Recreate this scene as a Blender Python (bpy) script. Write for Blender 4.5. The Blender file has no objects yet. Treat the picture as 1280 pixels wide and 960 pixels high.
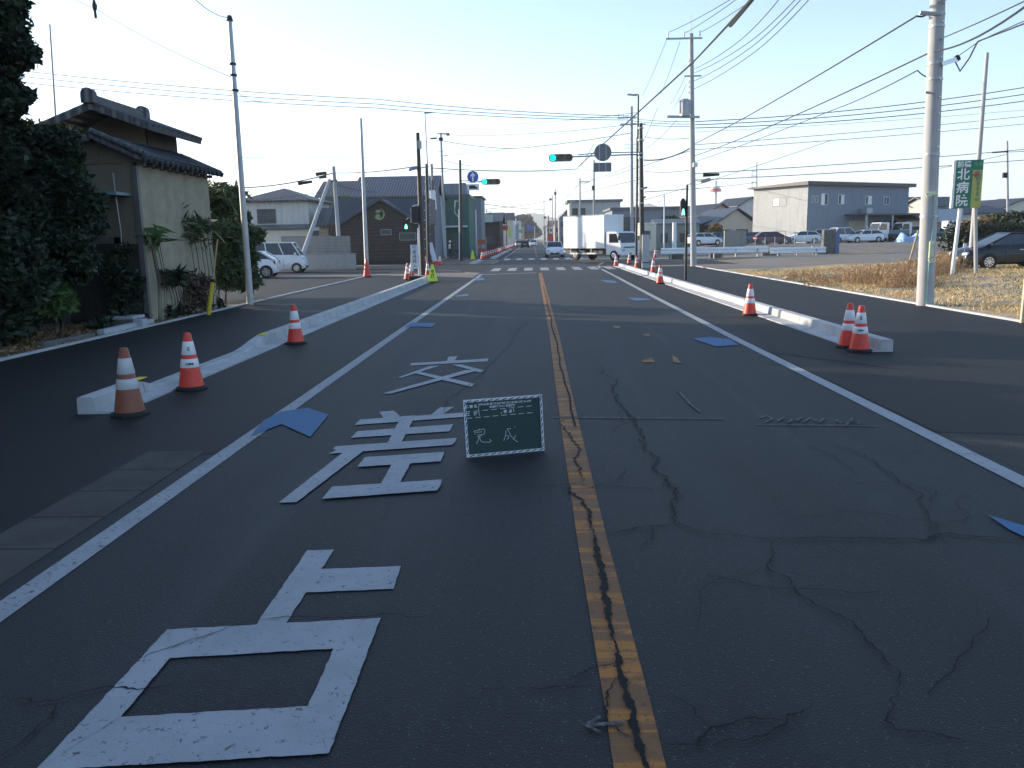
import bpy, math, random
import numpy as np
from mathutils import Vector, Matrix
random.seed(7); RNG=np.random.default_rng(7)
SC=bpy.context.scene
COL=SC.collection
R=math.radians
# ------------------------------------------------------------ camera
EYE=1.85; FPX=1035.0
ROLL=.018; YAW=R(-1.59566); PITCH=R(-9.94652)
fw=Vector((math.sin(YAW)*math.cos(PITCH),math.cos(YAW)*math.cos(PITCH),math.sin(PITCH)))
r0=Vector((math.cos(YAW),-math.sin(YAW),0)); u0=r0.cross(fw)
rt=math.cos(ROLL)*r0-math.sin(ROLL)*u0; up=math.sin(ROLL)*r0+math.cos(ROLL)*u0
cam=bpy.data.cameras.new('camera'); camo=bpy.data.objects.new('camera',cam); COL.objects.link(camo)
m=Matrix((rt,up,-fw)).transposed().to_4x4(); m.translation=Vector((0,0,EYE)); camo.matrix_world=m
cam.sensor_width=36; cam.lens=36*FPX/1280; cam.clip_start=.05; cam.clip_end=12000
SC.camera=camo
# ------------------------------------------------------------ sky and sun
SUN_AZ=-64.0; SUN_EL=14.0      # azimuth from +Y towards +X
HAZE=.0003; HORIZON=2.9; HALO=1.1
w=bpy.data.worlds.new('World'); SC.world=w; w.use_nodes=True
nt=w.node_tree; bg=nt.nodes['Background']
sk=nt.nodes.new('ShaderNodeTexSky'); sk.sky_type='NISHITA'; sk.sun_disc=False
sk.sun_elevation=R(SUN_EL); sk.sun_rotation=R(SUN_AZ)
sk.air_density=1.0; sk.dust_density=.6; sk.ozone_density=3.0; sk.altitude=100
def _m(op,a_,b_=None):
    n=nt.nodes.new('ShaderNodeMath'); n.operation=op
    for i,v in enumerate((a_,b_)):
        if v is None: continue
        if isinstance(v,(int,float)): n.inputs[i].default_value=v
        else: nt.links.new(v,n.inputs[i])
    return n.outputs[0]
_tc=nt.nodes.new('ShaderNodeTexCoord'); _sx=nt.nodes.new('ShaderNodeSeparateXYZ'); nt.links.new(_tc.outputs['Generated'],_sx.inputs[0])
_z=_m('MAXIMUM',_sx.outputs[2],0.); _hz=_m('MULTIPLY',_m('POWER',2.718,_m('MULTIPLY',_z,-7.5)),HORIZON)
_dt=nt.nodes.new('ShaderNodeVectorMath'); _dt.operation='DOT_PRODUCT'; nt.links.new(_tc.outputs['Generated'],_dt.inputs[0]); _dt.inputs[1].default_value=(math.sin(R(SUN_AZ))*.97,math.cos(R(SUN_AZ))*.97,.24)
_gl=_m('MULTIPLY',_m('POWER',_m('MAXIMUM',_dt.outputs['Value'],0.),5.),HALO)
_cb=nt.nodes.new('ShaderNodeCombineXYZ'); _nz=nt.nodes.new('ShaderNodeTexNoise'); _nz.inputs['Scale'].default_value=2.2; _nz.inputs['Detail'].default_value=6
_mp=nt.nodes.new('ShaderNodeMapping'); _mp.inputs['Scale'].default_value=(1,1,5); nt.links.new(_tc.outputs['Generated'],_mp.inputs[0]); nt.links.new(_mp.outputs[0],_nz.inputs['Vector'])
_s=_m('MULTIPLY',_m('ADD',_m('ADD',_hz,_gl),.12),_m('ADD',_m('MULTIPLY',_nz.outputs[0],.7),.65))
nt.links.new(_m('MULTIPLY',_s,.80),_cb.inputs[0]); nt.links.new(_m('MULTIPLY',_s,.96),_cb.inputs[1]); nt.links.new(_m('MULTIPLY',_s,1.2),_cb.inputs[2])
_ad=nt.nodes.new('ShaderNodeVectorMath'); _ad.operation='ADD'; nt.links.new(sk.outputs[0],_ad.inputs[0]); nt.links.new(_cb.outputs[0],_ad.inputs[1])
nt.links.new(_ad.outputs[0],bg.inputs[0]); bg.inputs[1].default_value=.15
sl=bpy.data.lights.new('sun','SUN'); sl.energy=5.0; sl.angle=R(.55); sl.color=(1,.86,.68)
so=bpy.data.objects.new('sun',sl); COL.objects.link(so)
sd=Vector((math.sin(R(SUN_AZ))*math.cos(R(SUN_EL)),math.cos(R(SUN_AZ))*math.cos(R(SUN_EL)),math.sin(R(SUN_EL))))
so.rotation_euler=sd.to_track_quat('Z','Y').to_euler()
SC.view_settings.view_transform='Standard'; SC.view_settings.look='None'
SC.view_settings.gamma=1; SC.view_settings.exposure=1.0; SC.view_settings.use_curve_mapping=False
SC.cycles.max_bounces=6; SC.cycles.transparent_max_bounces=8
# ------------------------------------------------------------ placing helpers
def ray(px,py): return fw+rt*((px-640)/FPX)-up*((py-480)/FPX)
def G(px,py,z=0.):
    d=ray(px,py); return Vector((0,0,EYE))+d*((z-EYE)/d.z)
def P(px,py,Y):
    d=ray(px,py); return Vector((0,0,EYE))+d*(Y/d.y)
def PX(px,py,X):
    d=ray(px,py); return Vector((0,0,EYE))+d*(X/d.x)
def PL(px,py,o,n):
    d=ray(px,py); e=Vector((0,0,EYE)); return e+d*((o-e).dot(n)/d.dot(n))
def gz(x,y):
    def ss(a,b,t):
        t=min(1,max(0,(t-a)/(b-a))); return t*t*(3-2*t)
    return .7*ss(66,92,y)*ss(14,24,x)+.2*ss(13,18,x)*(1-ss(60,75,y))*ss(8,16,y)
# ------------------------------------------------------------ materials
MATS={}
def mat(name,col,rough=.8,var=.15,scale=3.,metal=0.,bump=0.,bscale=40.,emit=None,es=1.,extra=None,spec=.5,trans=0,col2=None,obj=True):
    if name in MATS: return MATS[name]
    M=bpy.data.materials.new(name); M.use_nodes=True; t=M.node_tree; b=t.nodes['Principled BSDF']
    b.inputs['Roughness'].default_value=rough; b.inputs['Metallic'].default_value=metal
    b.inputs['Specular IOR Level'].default_value=spec
    c=t.nodes.new('ShaderNodeTexCoord'); n=t.nodes.new('ShaderNodeTexNoise')
    n.inputs['Scale'].default_value=scale; n.inputs['Detail'].default_value=6; n.inputs['Roughness'].default_value=.65
    t.links.new(c.outputs['Object'],n.inputs['Vector'])
    rp=t.nodes.new('ShaderNodeValToRGB'); rp.color_ramp.elements[0].position=.3; rp.color_ramp.elements[1].position=.72
    a=[max(0,x*(1-var)) for x in col]; z=[min(1,x*(1+var)) for x in (col2 or col)]
    rp.color_ramp.elements[0].color=(*a,1); rp.color_ramp.elements[1].color=(*z,1)
    t.links.new(n.outputs[0],rp.inputs[0]); t.links.new(rp.outputs[0],b.inputs['Base Color'])
    if bump:
        n2=t.nodes.new('ShaderNodeTexNoise'); n2.inputs['Scale'].default_value=bscale; n2.inputs['Detail'].default_value=4
        t.links.new(c.outputs['Object'],n2.inputs['Vector'])
        bp=t.nodes.new('ShaderNodeBump'); bp.inputs['Strength'].default_value=bump; bp.inputs['Distance'].default_value=.02
        t.links.new(n2.outputs[0],bp.inputs['Height']); t.links.new(bp.outputs[0],b.inputs['Normal'])
    if emit: b.inputs['Emission Color'].default_value=(*emit,1); b.inputs['Emission Strength'].default_value=es
    if trans: b.inputs['Transmission Weight'].default_value=trans
    if extra: extra(t,b,rp,c)
    MATS[name]=M; return M
def mixcol(t,a,bcol,fac):
    mx=t.nodes.new('ShaderNodeMix'); mx.data_type='RGBA'
    t.links.new(a,mx.inputs[6])
    if isinstance(bcol,tuple): mx.inputs[7].default_value=(*bcol,1)
    else: t.links.new(bcol,mx.inputs[7])
    t.links.new(fac,mx.inputs[0]); return mx.outputs[2]
def ramp(t,src,p0,p1,v0=0,v1=1):
    r=t.nodes.new('ShaderNodeMapRange'); r.inputs[1].default_value=p0; r.inputs[2].default_value=p1
    r.inputs[3].default_value=v0; r.inputs[4].default_value=v1; t.links.new(src,r.inputs[0]); return r.outputs[0]
def noise(t,c,s,detail=4,scl=None,rough=.5):
    n=t.nodes.new('ShaderNodeTexNoise'); n.inputs['Scale'].default_value=s; n.inputs['Detail'].default_value=detail; n.inputs['Roughness'].default_value=rough
    src=c.outputs['Object']
    if scl:
        mp=t.nodes.new('ShaderNodeMapping'); mp.inputs['Scale'].default_value=scl; t.links.new(src,mp.inputs[0]); src=mp.outputs[0]
    t.links.new(src,n.inputs['Vector']); return n.outputs[0]
def asphalt(name,base,rough,specks,mott,warm=(1,.99,.97),wheel=False):
    def ex(t,b,rp,c):
        big=noise(t,c,.35,5,(1,.35,1)); fine=noise(t,c,160,3)
        v=t.nodes.new('ShaderNodeTexVoronoi'); v.inputs['Scale'].default_value=95; t.links.new(c.outputs['Object'],v.inputs['Vector'])
        col=rp.outputs[0]
        d=tuple(x*(1-mott) for x in base); l=tuple(x*(1+mott)*k for x,k in zip(base,warm))
        mx=t.nodes.new('ShaderNodeMix'); mx.data_type='RGBA'; mx.inputs[6].default_value=(*d,1); mx.inputs[7].default_value=(*l,1)
        t.links.new(ramp(t,big,.35,.65),mx.inputs[0]); col=mx.outputs[2]
        col=mixcol(t,col,tuple(x*.35 for x in base),ramp(t,fine,.5,.36,0,.85)); col=mixcol(t,col,tuple(x*2.1 for x in base),ramp(t,noise(t,c,210,2),.54,.7,0,.75*min(1,specks+.15)))
        # pale stone chips: a few voronoi cells
        wn=t.nodes.new('ShaderNodeSeparateColor'); t.links.new(v.outputs['Color'],wn.inputs[0])
        m1=ramp(t,wn.outputs[0],.985-.035*specks,.99-.035*specks); m2=ramp(t,v.outputs['Distance'],.42,.3)
        mm=t.nodes.new('ShaderNodeMath'); mm.operation='MULTIPLY'; t.links.new(m1,mm.inputs[0]); t.links.new(m2,mm.inputs[1])
        m3=t.nodes.new('ShaderNodeMath'); m3.operation='MULTIPLY'; t.links.new(mm.outputs[0],m3.inputs[0]); m3.inputs[1].default_value=specks
        col=mixcol(t,col,tuple(min(.5,x*3.5+.05) for x in base),m3.outputs[0])
        if wheel:
            sp=t.nodes.new('ShaderNodeSeparateXYZ'); t.links.new(c.outputs['Object'],sp.inputs[0]); wob=noise(t,c,.25,2,(1,.2,1))
            xo=t.nodes.new('ShaderNodeMath'); xo.operation='MULTIPLY_ADD'; t.links.new(wob,xo.inputs[0]); xo.inputs[1].default_value=.5; t.links.new(sp.outputs[0],xo.inputs[2])
            for xc,wd,am,k in ((2.58,.13,.45,2.1),(-1.5,.12,.4,2.0),(1.5,.35,.35,1.45),(3.0,.3,.3,1.4),(-.45,.35,.35,1.4),(-2.1,.3,.3,1.35),(2.25,.3,.4,.62),(-1.05,.3,.4,.62)):
                dd=t.nodes.new('ShaderNodeMath'); dd.operation='SUBTRACT'; t.links.new(xo.outputs[0],dd.inputs[0]); dd.inputs[1].default_value=xc
                ab=t.nodes.new('ShaderNodeMath'); ab.operation='ABSOLUTE'; t.links.new(dd.outputs[0],ab.inputs[0])
                mm2=t.nodes.new('ShaderNodeMath'); mm2.operation='MULTIPLY'; t.links.new(ramp(t,ab.outputs[0],wd,0,0,am),mm2.inputs[0]); t.links.new(ramp(t,noise(t,c,1.2,5,(1,.25,1)),.35,.6),mm2.inputs[1])
                col=mixcol(t,col,tuple(x*k for x in base),mm2.outputs[0])
            st=noise(t,c,1.0,3,(1.3,.03,1)); col=mixcol(t,col,tuple(x*1.9 for x in base),ramp(t,st,.55,.8,0,.55))
            st2=noise(t,c,2.3,4,(.6,.1,1)); col=mixcol(t,col,tuple(x*.55 for x in base),ramp(t,st2,.55,.75,0,.6))
        t.links.new(col,b.inputs['Base Color'])
        bp=t.nodes.new('ShaderNodeBump'); bp.inputs['Strength'].default_value=.55; bp.inputs['Distance'].default_value=.006
        t.links.new(v.outputs['Distance'],bp.inputs['Height']); t.links.new(bp.outputs[0],b.inputs['Normal'])
    return mat(name,base,rough,.1,1,extra=ex,spec=.32)
M_ROAD=asphalt('old_asphalt',(.0225,.0238,.026),.68,.75,.22,wheel=True)
M_NEW=asphalt('new_asphalt',(.0095,.0097,.0105),.68,.25,.15)
M_MID=asphalt('mid_asphalt',(.019,.019,.0195),.75,.4,.2)
M_GUT=mat('gutter_concrete',(.058,.053,.047),.9,.3,3,bump=.4,bscale=60)
M_WORN=asphalt('worn_asphalt',(.062,.059,.054),.85,.6,.4)
def wornpaint(name,col,under,amount,stripes=False,stretch=None):
    def ex(t,b,rp,c):
        col0=rp.outputs[0]
        n=noise(t,c,28,8,stretch,rough=.72)
        f=ramp(t,n,.5+amount,.43+amount,0,1) if False else ramp(t,n,.30+amount,.36+amount,1,0)
        if stripes:
            w_=t.nodes.new('ShaderNodeTexNoise'); w_.noise_dimensions='3D'; w_.inputs['Scale'].default_value=1; w_.inputs['Detail'].default_value=5
            mp=t.nodes.new('ShaderNodeMapping'); mp.inputs['Scale'].default_value=(1.6,13,1); t.links.new(c.outputs['Object'],mp.inputs[0]); t.links.new(mp.outputs[0],w_.inputs['Vector'])
            g=ramp(t,w_.outputs[0],.50,.58,1,0)
            ad=t.nodes.new('ShaderNodeMath'); ad.operation='MULTIPLY'; t.links.new(g,ad.inputs[0]); ad.inputs[1].default_value=.62
            a2=t.nodes.new('ShaderNodeMath'); a2.operation='MAXIMUM'; t.links.new(ad.outputs[0],a2.inputs[0]); t.links.new(f,a2.inputs[1]); f=a2.outputs[0]
        t.links.new(mixcol(t,col0,under,f),b.inputs['Base Color'])
    return mat(name,col,.7,.12,2.5,bump=.3,bscale=120,extra=ex)
M_WHITE=wornpaint('road_paint_white',(.31,.33,.35),(.06,.06,.062),.05)
M_WHITE2=wornpaint('road_paint_worn_white',(.30,.32,.34),(.06,.06,.062),.07)
M_FAINT=wornpaint('road_chalk',(.13,.13,.135),(.045,.045,.045),.2)
M_YEL=wornpaint('road_paint_yellow',(.40,.15,.02),(.06,.04,.028),.08,stripes=True)
M_BLUE=wornpaint('blue_tape',(.035,.13,.27),(.04,.07,.11),.06)
M_CRACK=mat('crack_tar',(.006,.006,.006),.95,.2,10)
M_CONC=mat('concrete_new',(.42,.43,.44),.85,.2,1.6,bump=.2,bscale=90)
M_CONCO=mat('concrete_old',(.13,.128,.12),.9,.35,3,bump=.4,bscale=60)
M_POLE=mat('pole_concrete',(.40,.40,.40),.8,.1,2,bump=.1)
M_DIRT=mat('dirt',(.16,.13,.095),.95,.4,2.5,bump=.6,bscale=30)
M_GALV=mat('galvanised_steel',(.42,.44,.46),.5,.12,4,metal=.5)
M_DPOLE=mat('dark_brown_paint',(.035,.03,.028),.5,.15,4)
M_BLACK=mat('black_plastic',(.015,.015,.016),.55,.1,5)
M_RUB=mat('black_rubber',(.018,.018,.019),.8,.2,12,bump=.2)
M_WIRE=mat('cable_black',(.03,.032,.036),.6,.1,1)
M_WHP=mat('white_paint',(.78,.79,.8),.45,.05,3)
M_GLASS=mat('dark_glass',(.02,.025,.03),.08,.1,1,spec=.8)
M_WIN=mat('window_glass',(.05,.06,.07),.25,.5,.6,spec=.4)
M_FRAME=mat('window_frame',(.12,.11,.10),.5,.1,3)
M_CHROME=mat('silver_trim',(.6,.6,.62),.25,.05,3,metal=.8)
# ------------------------------------------------------------ object helpers
WM={}
SPLIT=dict(edge_rails='edge_rail',steel_bands='steel_band',rafters='rafter',canopy_posts='canopy_post',step_bolts='step_bolt',insulators='insulator',cooling_fins='cooling_fin',bands='band',door_handles='door_handle',
  crossarms='crossarm',posts='post',legs='leg',brackets='bracket',rails='rail',side_guard='side_guard_rail',switch_gear='switch_gear',antennas='antenna',rungs='rung',equipment='equipment_box',stems='stem',door_gaps='door_gap',pillars='pillar',curtain='curtain',pale_wrapping='pale_wrapping')
class MB:
    def __init__(s): s.v=[]; s.f=[]
    def add(s,v,f):
        o=len(s.v); s.v+= [tuple(x) for x in v]; s.f+=[tuple(i+o for i in q) for q in f]; return s
    def box(s,x0,x1,y0,y1,z0,z1):
        return s.add([(x0,y0,z0),(x1,y0,z0),(x1,y1,z0),(x0,y1,z0),(x0,y0,z1),(x1,y0,z1),(x1,y1,z1),(x0,y1,z1)],
          [(0,3,2,1),(4,5,6,7),(0,1,5,4),(1,2,6,5),(2,3,7,6),(3,0,4,7)])
    def obox(s,c,ax,ay,az):   # centre and three half vectors
        c,ax,ay,az=map(Vector,(c,ax,ay,az)); v=[c+ax*i+ay*j+az*k for k in(-1,1) for i,j in((-1,-1),(1,-1),(1,1),(-1,1))]
        return s.add(v,[(0,3,2,1),(4,5,6,7),(0,1,5,4),(1,2,6,5),(2,3,7,6),(3,0,4,7)])
    def cyl(s,p0,p1,r0,r1=None,n=12,caps=True):
        r1=r0 if r1 is None else r1; p0=Vector(p0);p1=Vector(p1); d=(p1-p0).normalized()
        a=d.orthogonal().normalized(); b=d.cross(a)
        v=[p+ (a*math.cos(2*math.pi*i/n)+b*math.sin(2*math.pi*i/n))*r for p,r in((p0,r0),(p1,r1)) for i in range(n)]
        f=[(i,(i+1)%n,n+(i+1)%n,n+i) for i in range(n)]
        if caps: f+=[tuple(range(n))[::-1],tuple(range(n,2*n))]
        return s.add(v,f)
    def tube(s,pts,r,n=6):
        pts=[Vector(p) for p in pts]; rs=r if isinstance(r,(list,tuple)) else [r]*len(pts); o=[]
        for i,p in enumerate(pts):
            d=(pts[min(i+1,len(pts)-1)]-pts[max(i-1,0)]).normalized()
            a=d.cross(Vector((0,0,1))); a=a.normalized() if a.length>1e-3 else Vector((1,0,0)); b=d.cross(a)
            o+=[p+(a*math.cos(2*math.pi*k/n)+b*math.sin(2*math.pi*k/n))*rs[i] for k in range(n)]
        f=[(i*n+k,i*n+(k+1)%n,(i+1)*n+(k+1)%n,(i+1)*n+k) for i in range(len(pts)-1) for k in range(n)]
        f+=[tuple(range(n))[::-1],tuple(range((len(pts)-1)*n,len(pts)*n))]
        return s.add(o,f)
    def lathe(s,prof,c=(0,0,0),n=24):
        v=[(c[0]+r*math.cos(2*math.pi*i/n),c[1]+r*math.sin(2*math.pi*i/n),c[2]+z) for r,z in prof for i in range(n)]
        f=[(j*n+i,j*n+(i+1)%n,(j+1)*n+(i+1)%n,(j+1)*n+i) for j in range(len(prof)-1) for i in range(n)]
        f+=[tuple(range(n))[::-1],tuple(range((len(prof)-1)*n,len(prof)*n))]
        return s.add(v,f)
    def prism(s,poly,z0,z1):   # polygon in xy
        n=len(poly); v=[(x,y,z0) for x,y in poly]+[(x,y,z1) for x,y in poly]
        return s.add(v,[(i,(i+1)%n,n+(i+1)%n,n+i) for i in range(n)]+[tuple(range(n))[::-1],tuple(range(n,2*n))])
    def prism_y(s,poly,y0,y1): # polygon in xz, extruded in y
        n=len(poly); v=[(x,y0,z) for x,z in poly]+[(x,y1,z) for x,z in poly]
        return s.add(v,[(i,(i+1)%n,n+(i+1)%n,n+i) for i in range(n)]+[tuple(range(n))[::-1],tuple(range(n,2*n))])
    def prism_x(s,poly,x0,x1): # polygon in yz
        n=len(poly); v=[(x0,y,z) for y,z in poly]+[(x1,y,z) for y,z in poly]
        return s.add(v,[(i,(i+1)%n,n+(i+1)%n,n+i) for i in range(n)]+[tuple(range(n))[::-1],tuple(range(n,2*n))])
    def poly(s,pts): return s.add(pts,[tuple(range(len(pts)))])
    def build(s,name,material,parent=None,local=False,smooth=False,origin=None,bevel=0,_one=False):
        if name in SPLIT and parent is not None and not _one:
            pa=list(range(len(s.v)))
            def fd(i):
                while pa[i]!=i: pa[i]=pa[pa[i]]; i=pa[i]
                return i
            for q in s.f:
                for i in q[1:]: pa[fd(i)]=fd(q[0])
            gr={}
            for q in s.f: gr.setdefault(fd(q[0]),[]).append(q)
            out=None
            for fs in gr.values():
                ids=sorted({i for q in fs for i in q}); mp={i:k for k,i in enumerate(ids)}; m_=MB(); m_.v=[s.v[i] for i in ids]; m_.f=[tuple(mp[i] for i in q) for q in fs]
                o=m_.build(SPLIT[name],material,parent,local,smooth,None,bevel,True); out=out or o
            return out
        me=bpy.data.meshes.new(name); V=s.v
        if parent is not None and not local:
            inv=WM.get(parent.name,Matrix()).inverted(); V=[tuple(inv@Vector(p)) for p in V]
        if parent is None and origin is not None: V=[(x-origin[0],y-origin[1],z-origin[2]) for x,y,z in V]
        me.from_pydata(V,[],s.f)
        for mm in (material if isinstance(material,(list,tuple)) else [material]): me.materials.append(mm)
        import bmesh
        bm=bmesh.new(); bm.from_mesh(me)
        if len(bm.faces)<30000: bmesh.ops.recalc_face_normals(bm,faces=[f for f in bm.faces])
        if smooth:
            for f in bm.faces: f.smooth=True
            for e in bm.edges:
                if len(e.link_faces)==2 and e.calc_face_angle(0)>R(38): e.smooth=False
        bm.to_mesh(me); bm.free()
        o=bpy.data.objects.new(name,me); COL.objects.link(o)
        if parent is not None: o.parent=parent; WM[o.name]=WM.get(parent.name,Matrix())
        elif origin is not None: o.location=origin; WM[o.name]=Matrix.Translation(origin)
        if bevel:
            b=o.modifiers.new('bevel','BEVEL'); b.width=bevel; b.segments=2; b.limit_method='ANGLE'
        return o
def tag(o,label=None,cat=None,group=None,kind=None):
    if label: o['label']=label
    if cat: o['category']=cat
    if group: o['group']=group
    if kind: o['kind']=kind
    return o
def thing(name,label,cat,loc=(0,0,0),rz=0,group=None):
    o=bpy.data.objects.new(name,None); COL.objects.link(o); o.location=loc; o.rotation_euler=(0,0,rz); o.empty_display_size=.2
    WM[o.name]=Matrix.Translation(Vector(loc))@Matrix.Rotation(rz,4,'Z')
    return tag(o,label,cat,group)
def struct(name,mb,m,**k): return tag(mb.build(name,m,**k),kind='structure')
def copy_thing(o,loc,rz=0,label=None,group=None,parent=None):
    c=o.copy(); COL.objects.link(c)
    if parent is None:
        c.location=loc; c.rotation_euler=(0,0,rz); WM[c.name]=Matrix.Translation(Vector(loc))@Matrix.Rotation(rz,4,'Z')
        if label: c['label']=label
        if group: c['group']=group
    else: c.parent=parent
    for ch in [x for x in bpy.data.objects if x.parent==o]: copy_thing(ch,None,parent=c)
    return c
def text(body,size,m,parent,M,name='lettering',bold=0.,spacing=1.):
    c=bpy.data.curves.new('t','FONT'); c.body=body; c.size=size; c.align_x='CENTER'; c.align_y='CENTER'; c.extrude=.0; c.offset=bold; c.space_line=spacing; c.resolution_u=2
    o=bpy.data.objects.new('t',c); COL.objects.link(o); bpy.context.view_layer.update()
    me=bpy.data.meshes.new_from_object(o.evaluated_get(bpy.context.evaluated_depsgraph_get()))
    bpy.data.objects.remove(o); bpy.data.curves.remove(c)
    me.transform(WM.get(parent.name,Matrix()).inverted()@M if parent else M)
    me.materials.clear(); me.materials.append(m)
    o=bpy.data.objects.new(name,me); COL.objects.link(o); o.parent=parent; WM[o.name]=WM.get(parent.name,Matrix()); return o
def face_M(o,right,upv):  # matrix: local x -> right, y -> up at origin o
    right=Vector(right).normalized(); upv=Vector(upv).normalized(); n=right.cross(upv)
    M=Matrix((right,upv,n)).transposed().to_4x4(); M.translation=Vector(o); return M
def sphere_pts(n):
    v=RNG.normal(size=(n,3)); return v/np.linalg.norm(v,axis=1)[:,None]
def leaves(clumps,size,aspect=2.2,droop=.0,up=.3):
    """clumps: list of (centre, radii(3), count). returns verts, faces of folded leaf blades"""
    V=[];k=0;F=[]
    for c,r,n in clumps:
        d=sphere_pts(n)*(RNG.random(n)**.45)[:,None]; p=np.array(c)+d*np.array(r)
        a=sphere_pts(n); a[:,2]=a[:,2]*.7-droop; a/=np.linalg.norm(a,axis=1)[:,None]
        b=np.cross(a,sphere_pts(n)); b/=np.linalg.norm(b,axis=1)[:,None]
        s=(size*(.6+.8*RNG.random(n)))[:,None]; L=a*s*aspect*.5; B=b*s*.5; nrm=np.cross(a,b)*s*.15
        q=np.stack([p-L,p-B+nrm,p+L,p+B+nrm],1).reshape(-1,3); V.append(q)
        i=np.arange(n)*4+k; F.append(np.stack([i,i+1,i+2,i+3],1)); k+=4*n
    return np.concatenate(V),np.concatenate(F)
def fastmesh(name,V,F,material,parent=None,origin=(0,0,0)):
    me=bpy.data.meshes.new(name); V=np.asarray(V,dtype=float); F=np.asarray(F)
    if parent is not None: V=V-np.array(WM[parent.name].translation)
    else: V=V-np.array(origin)
    k=F.shape[1]
    me.vertices.add(len(V)); me.vertices.foreach_set('co',V.ravel()); me.loops.add(F.size); me.loops.foreach_set('vertex_index',F.ravel().astype(np.int32))
    me.polygons.add(len(F)); me.polygons.foreach_set('loop_start',np.arange(len(F),dtype=np.int32)*k)
    me.update(calc_edges=True); me.materials.append(material)
    o=bpy.data.objects.new(name,me); COL.objects.link(o)
    if parent is not None: o.parent=parent; WM[o.name]=WM[parent.name]
    else: o.location=origin
    return o
def leafmat(name,c1,c2,rough=.55):
    def ex(t,b,rp,c):
        g=t.nodes.new('ShaderNodeNewGeometry'); r=t.nodes.new('ShaderNodeValToRGB')
        r.color_ramp.elements[0].color=(*c1,1); r.color_ramp.elements[1].color=(*c2,1)
        t.links.new(g.outputs['Random Per Island'],r.inputs[0])
        t.links.new(mixcol(t,r.outputs[0],rp.outputs[0],ramp(t,noise(t,c,.9,2),.4,.6)),b.inputs['Base Color'])
        tr=t.nodes.new('ShaderNodeBsdfTranslucent'); t.links.new(r.outputs[0],tr.inputs[0])
        ms=t.nodes.new('ShaderNodeMixShader'); ms.inputs[0].default_value=.22
        o=[n for n in t.nodes if n.type=='OUTPUT_MATERIAL'][0]
        t.links.new(b.outputs[0],ms.inputs[1]); t.links.new(tr.outputs[0],ms.inputs[2]); t.links.new(ms.outputs[0],o.inputs[0])
    return mat(name,[(x+y)/2 for x,y in zip(c1,c2)],rough,.35,1.5,extra=ex,spec=.4)
M_LEAF=leafmat('evergreen_leaf',(.012,.022,.011),(.042,.058,.024))
M_LEAF2=leafmat('bamboo_leaf',(.045,.07,.028),(.125,.145,.06))
M_LEAFY=leafmat('young_leaf',(.05,.10,.03),(.10,.16,.04))
M_DRYL=leafmat('dry_leaf',(.22,.13,.06),(.36,.24,.12))
M_STRAW=leafmat('straw',(.50,.34,.14),(.78,.58,.30))
M_BARK=mat('bark',(.085,.06,.045),.9,.4,6,bump=.8,bscale=25)

# ============================================================ SETTING
def ground_mesh():
    xs=[-3900,-2000,-600,-200,-80,-30,-12,-6,0,6,10,12,13,14,15,16,17,18,20,22,24,30,45,60,80,110,200,600,2000,3900]
    ys=[-3000,-600,-100,-20,0,8,10,12,14,16,20,40,60,63,64,66,69,72,75,78,81,84,87,90,92,96,120,160,220,400,900,2000,3900]
    V=[(x,y,gz(x,y)) for y in ys for x in xs]; n=len(xs)
    F=[(j*n+i,j*n+i+1,(j+1)*n+i+1,(j+1)*n+i) for j in range(len(ys)-1) for i in range(n-1)]
    m=MB(); m.add(V,F); return m
def exg(t,b,rp,c):
    n=noise(t,c,.25,6); col=mixcol(t,rp.outputs[0],(.17,.165,.155),ramp(t,n,.42,.58))
    t.links.new(col,b.inputs['Base Color'])
M_GROUND=mat('ground_soil',(.19,.155,.11),.95,.3,1.2,bump=.6,bscale=20,extra=exg)
struct('ground',ground_mesh(),M_GROUND,smooth=True)
def sheet(name,x0,x1,y0,y1,z,m,ny=1,**k):
    b=MB(); 
    for i in range(ny):
        a=y0+(y1-y0)*i/ny; c=y0+(y1-y0)*(i+1)/ny; b.poly([(x0,a,z),(x1,a,z),(x1,c,z),(x0,c,z)])
    return struct(name,b,m,**k)
sheet('road',-3.0,3.78,-12,900,.004,M_ROAD)
b=MB(); b.poly([(-8.8,-6,.008),(-3.5,-6,.008),(-3.5,7.1,.008),(-8.8,7.1,.008)]); b.poly([(-8.8,7.1,.008),(-2.86,7.1,.008),(-2.88,41,.008),(-8.8,46,.008)])
struct('sidewalk_and_shoulder',b,M_NEW)
b=MB(); b.poly([(3.74,7.62,.008),(5.0,7.35,.008),(6.2,7.75,.008),(9.8,7.9,.008),(9.85,52,.008),(3.74,52,.008)]); struct('sidewalk_and_shoulder',b,M_NEW)
b=MB(); b.poly([(3.74,13.0,.012),(5.0,11.2,.012),(5.0,42,.012),(4.5,44,.012),(4.2,16,.012)]); struct('patched_asphalt',b,M_MID)
sheet('verge',3.78,14,-12,7.9,.005,M_WORN)
b=MB(); b.poly([(4.3,-6,.0075),(14,-6,.0075),(14,6.6,.0075),(6.4,6.4,.0075),(5.4,5.9,.0075),(4.9,5.2,.0075),(4.4,4.1,.0075)]); struct('patched_asphalt',b,M_MID)
# side street and intersection
sheet('parking_area',-60,-8.9,25.5,44.7,.0055,M_MID)
sheet('side_street',-90,-2.9,47.2,63.5,.006,M_MID)
sheet('side_street',3.76,120,54.5,63.2,.0065,M_MID)
b=MB(); b.poly([(-90,44.8,.003),(-8.86,44.9,.003),(-8.86,47.1,.003),(-90,47.1,.003)]); struct('side_path',b,M_CONCO)
sheet('sidewalk_far',-8.6,-2.95,76,400,.010,M_MID)
sheet('sidewalk_far',3.8,8.6,84,400,.010,M_MID)
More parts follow.
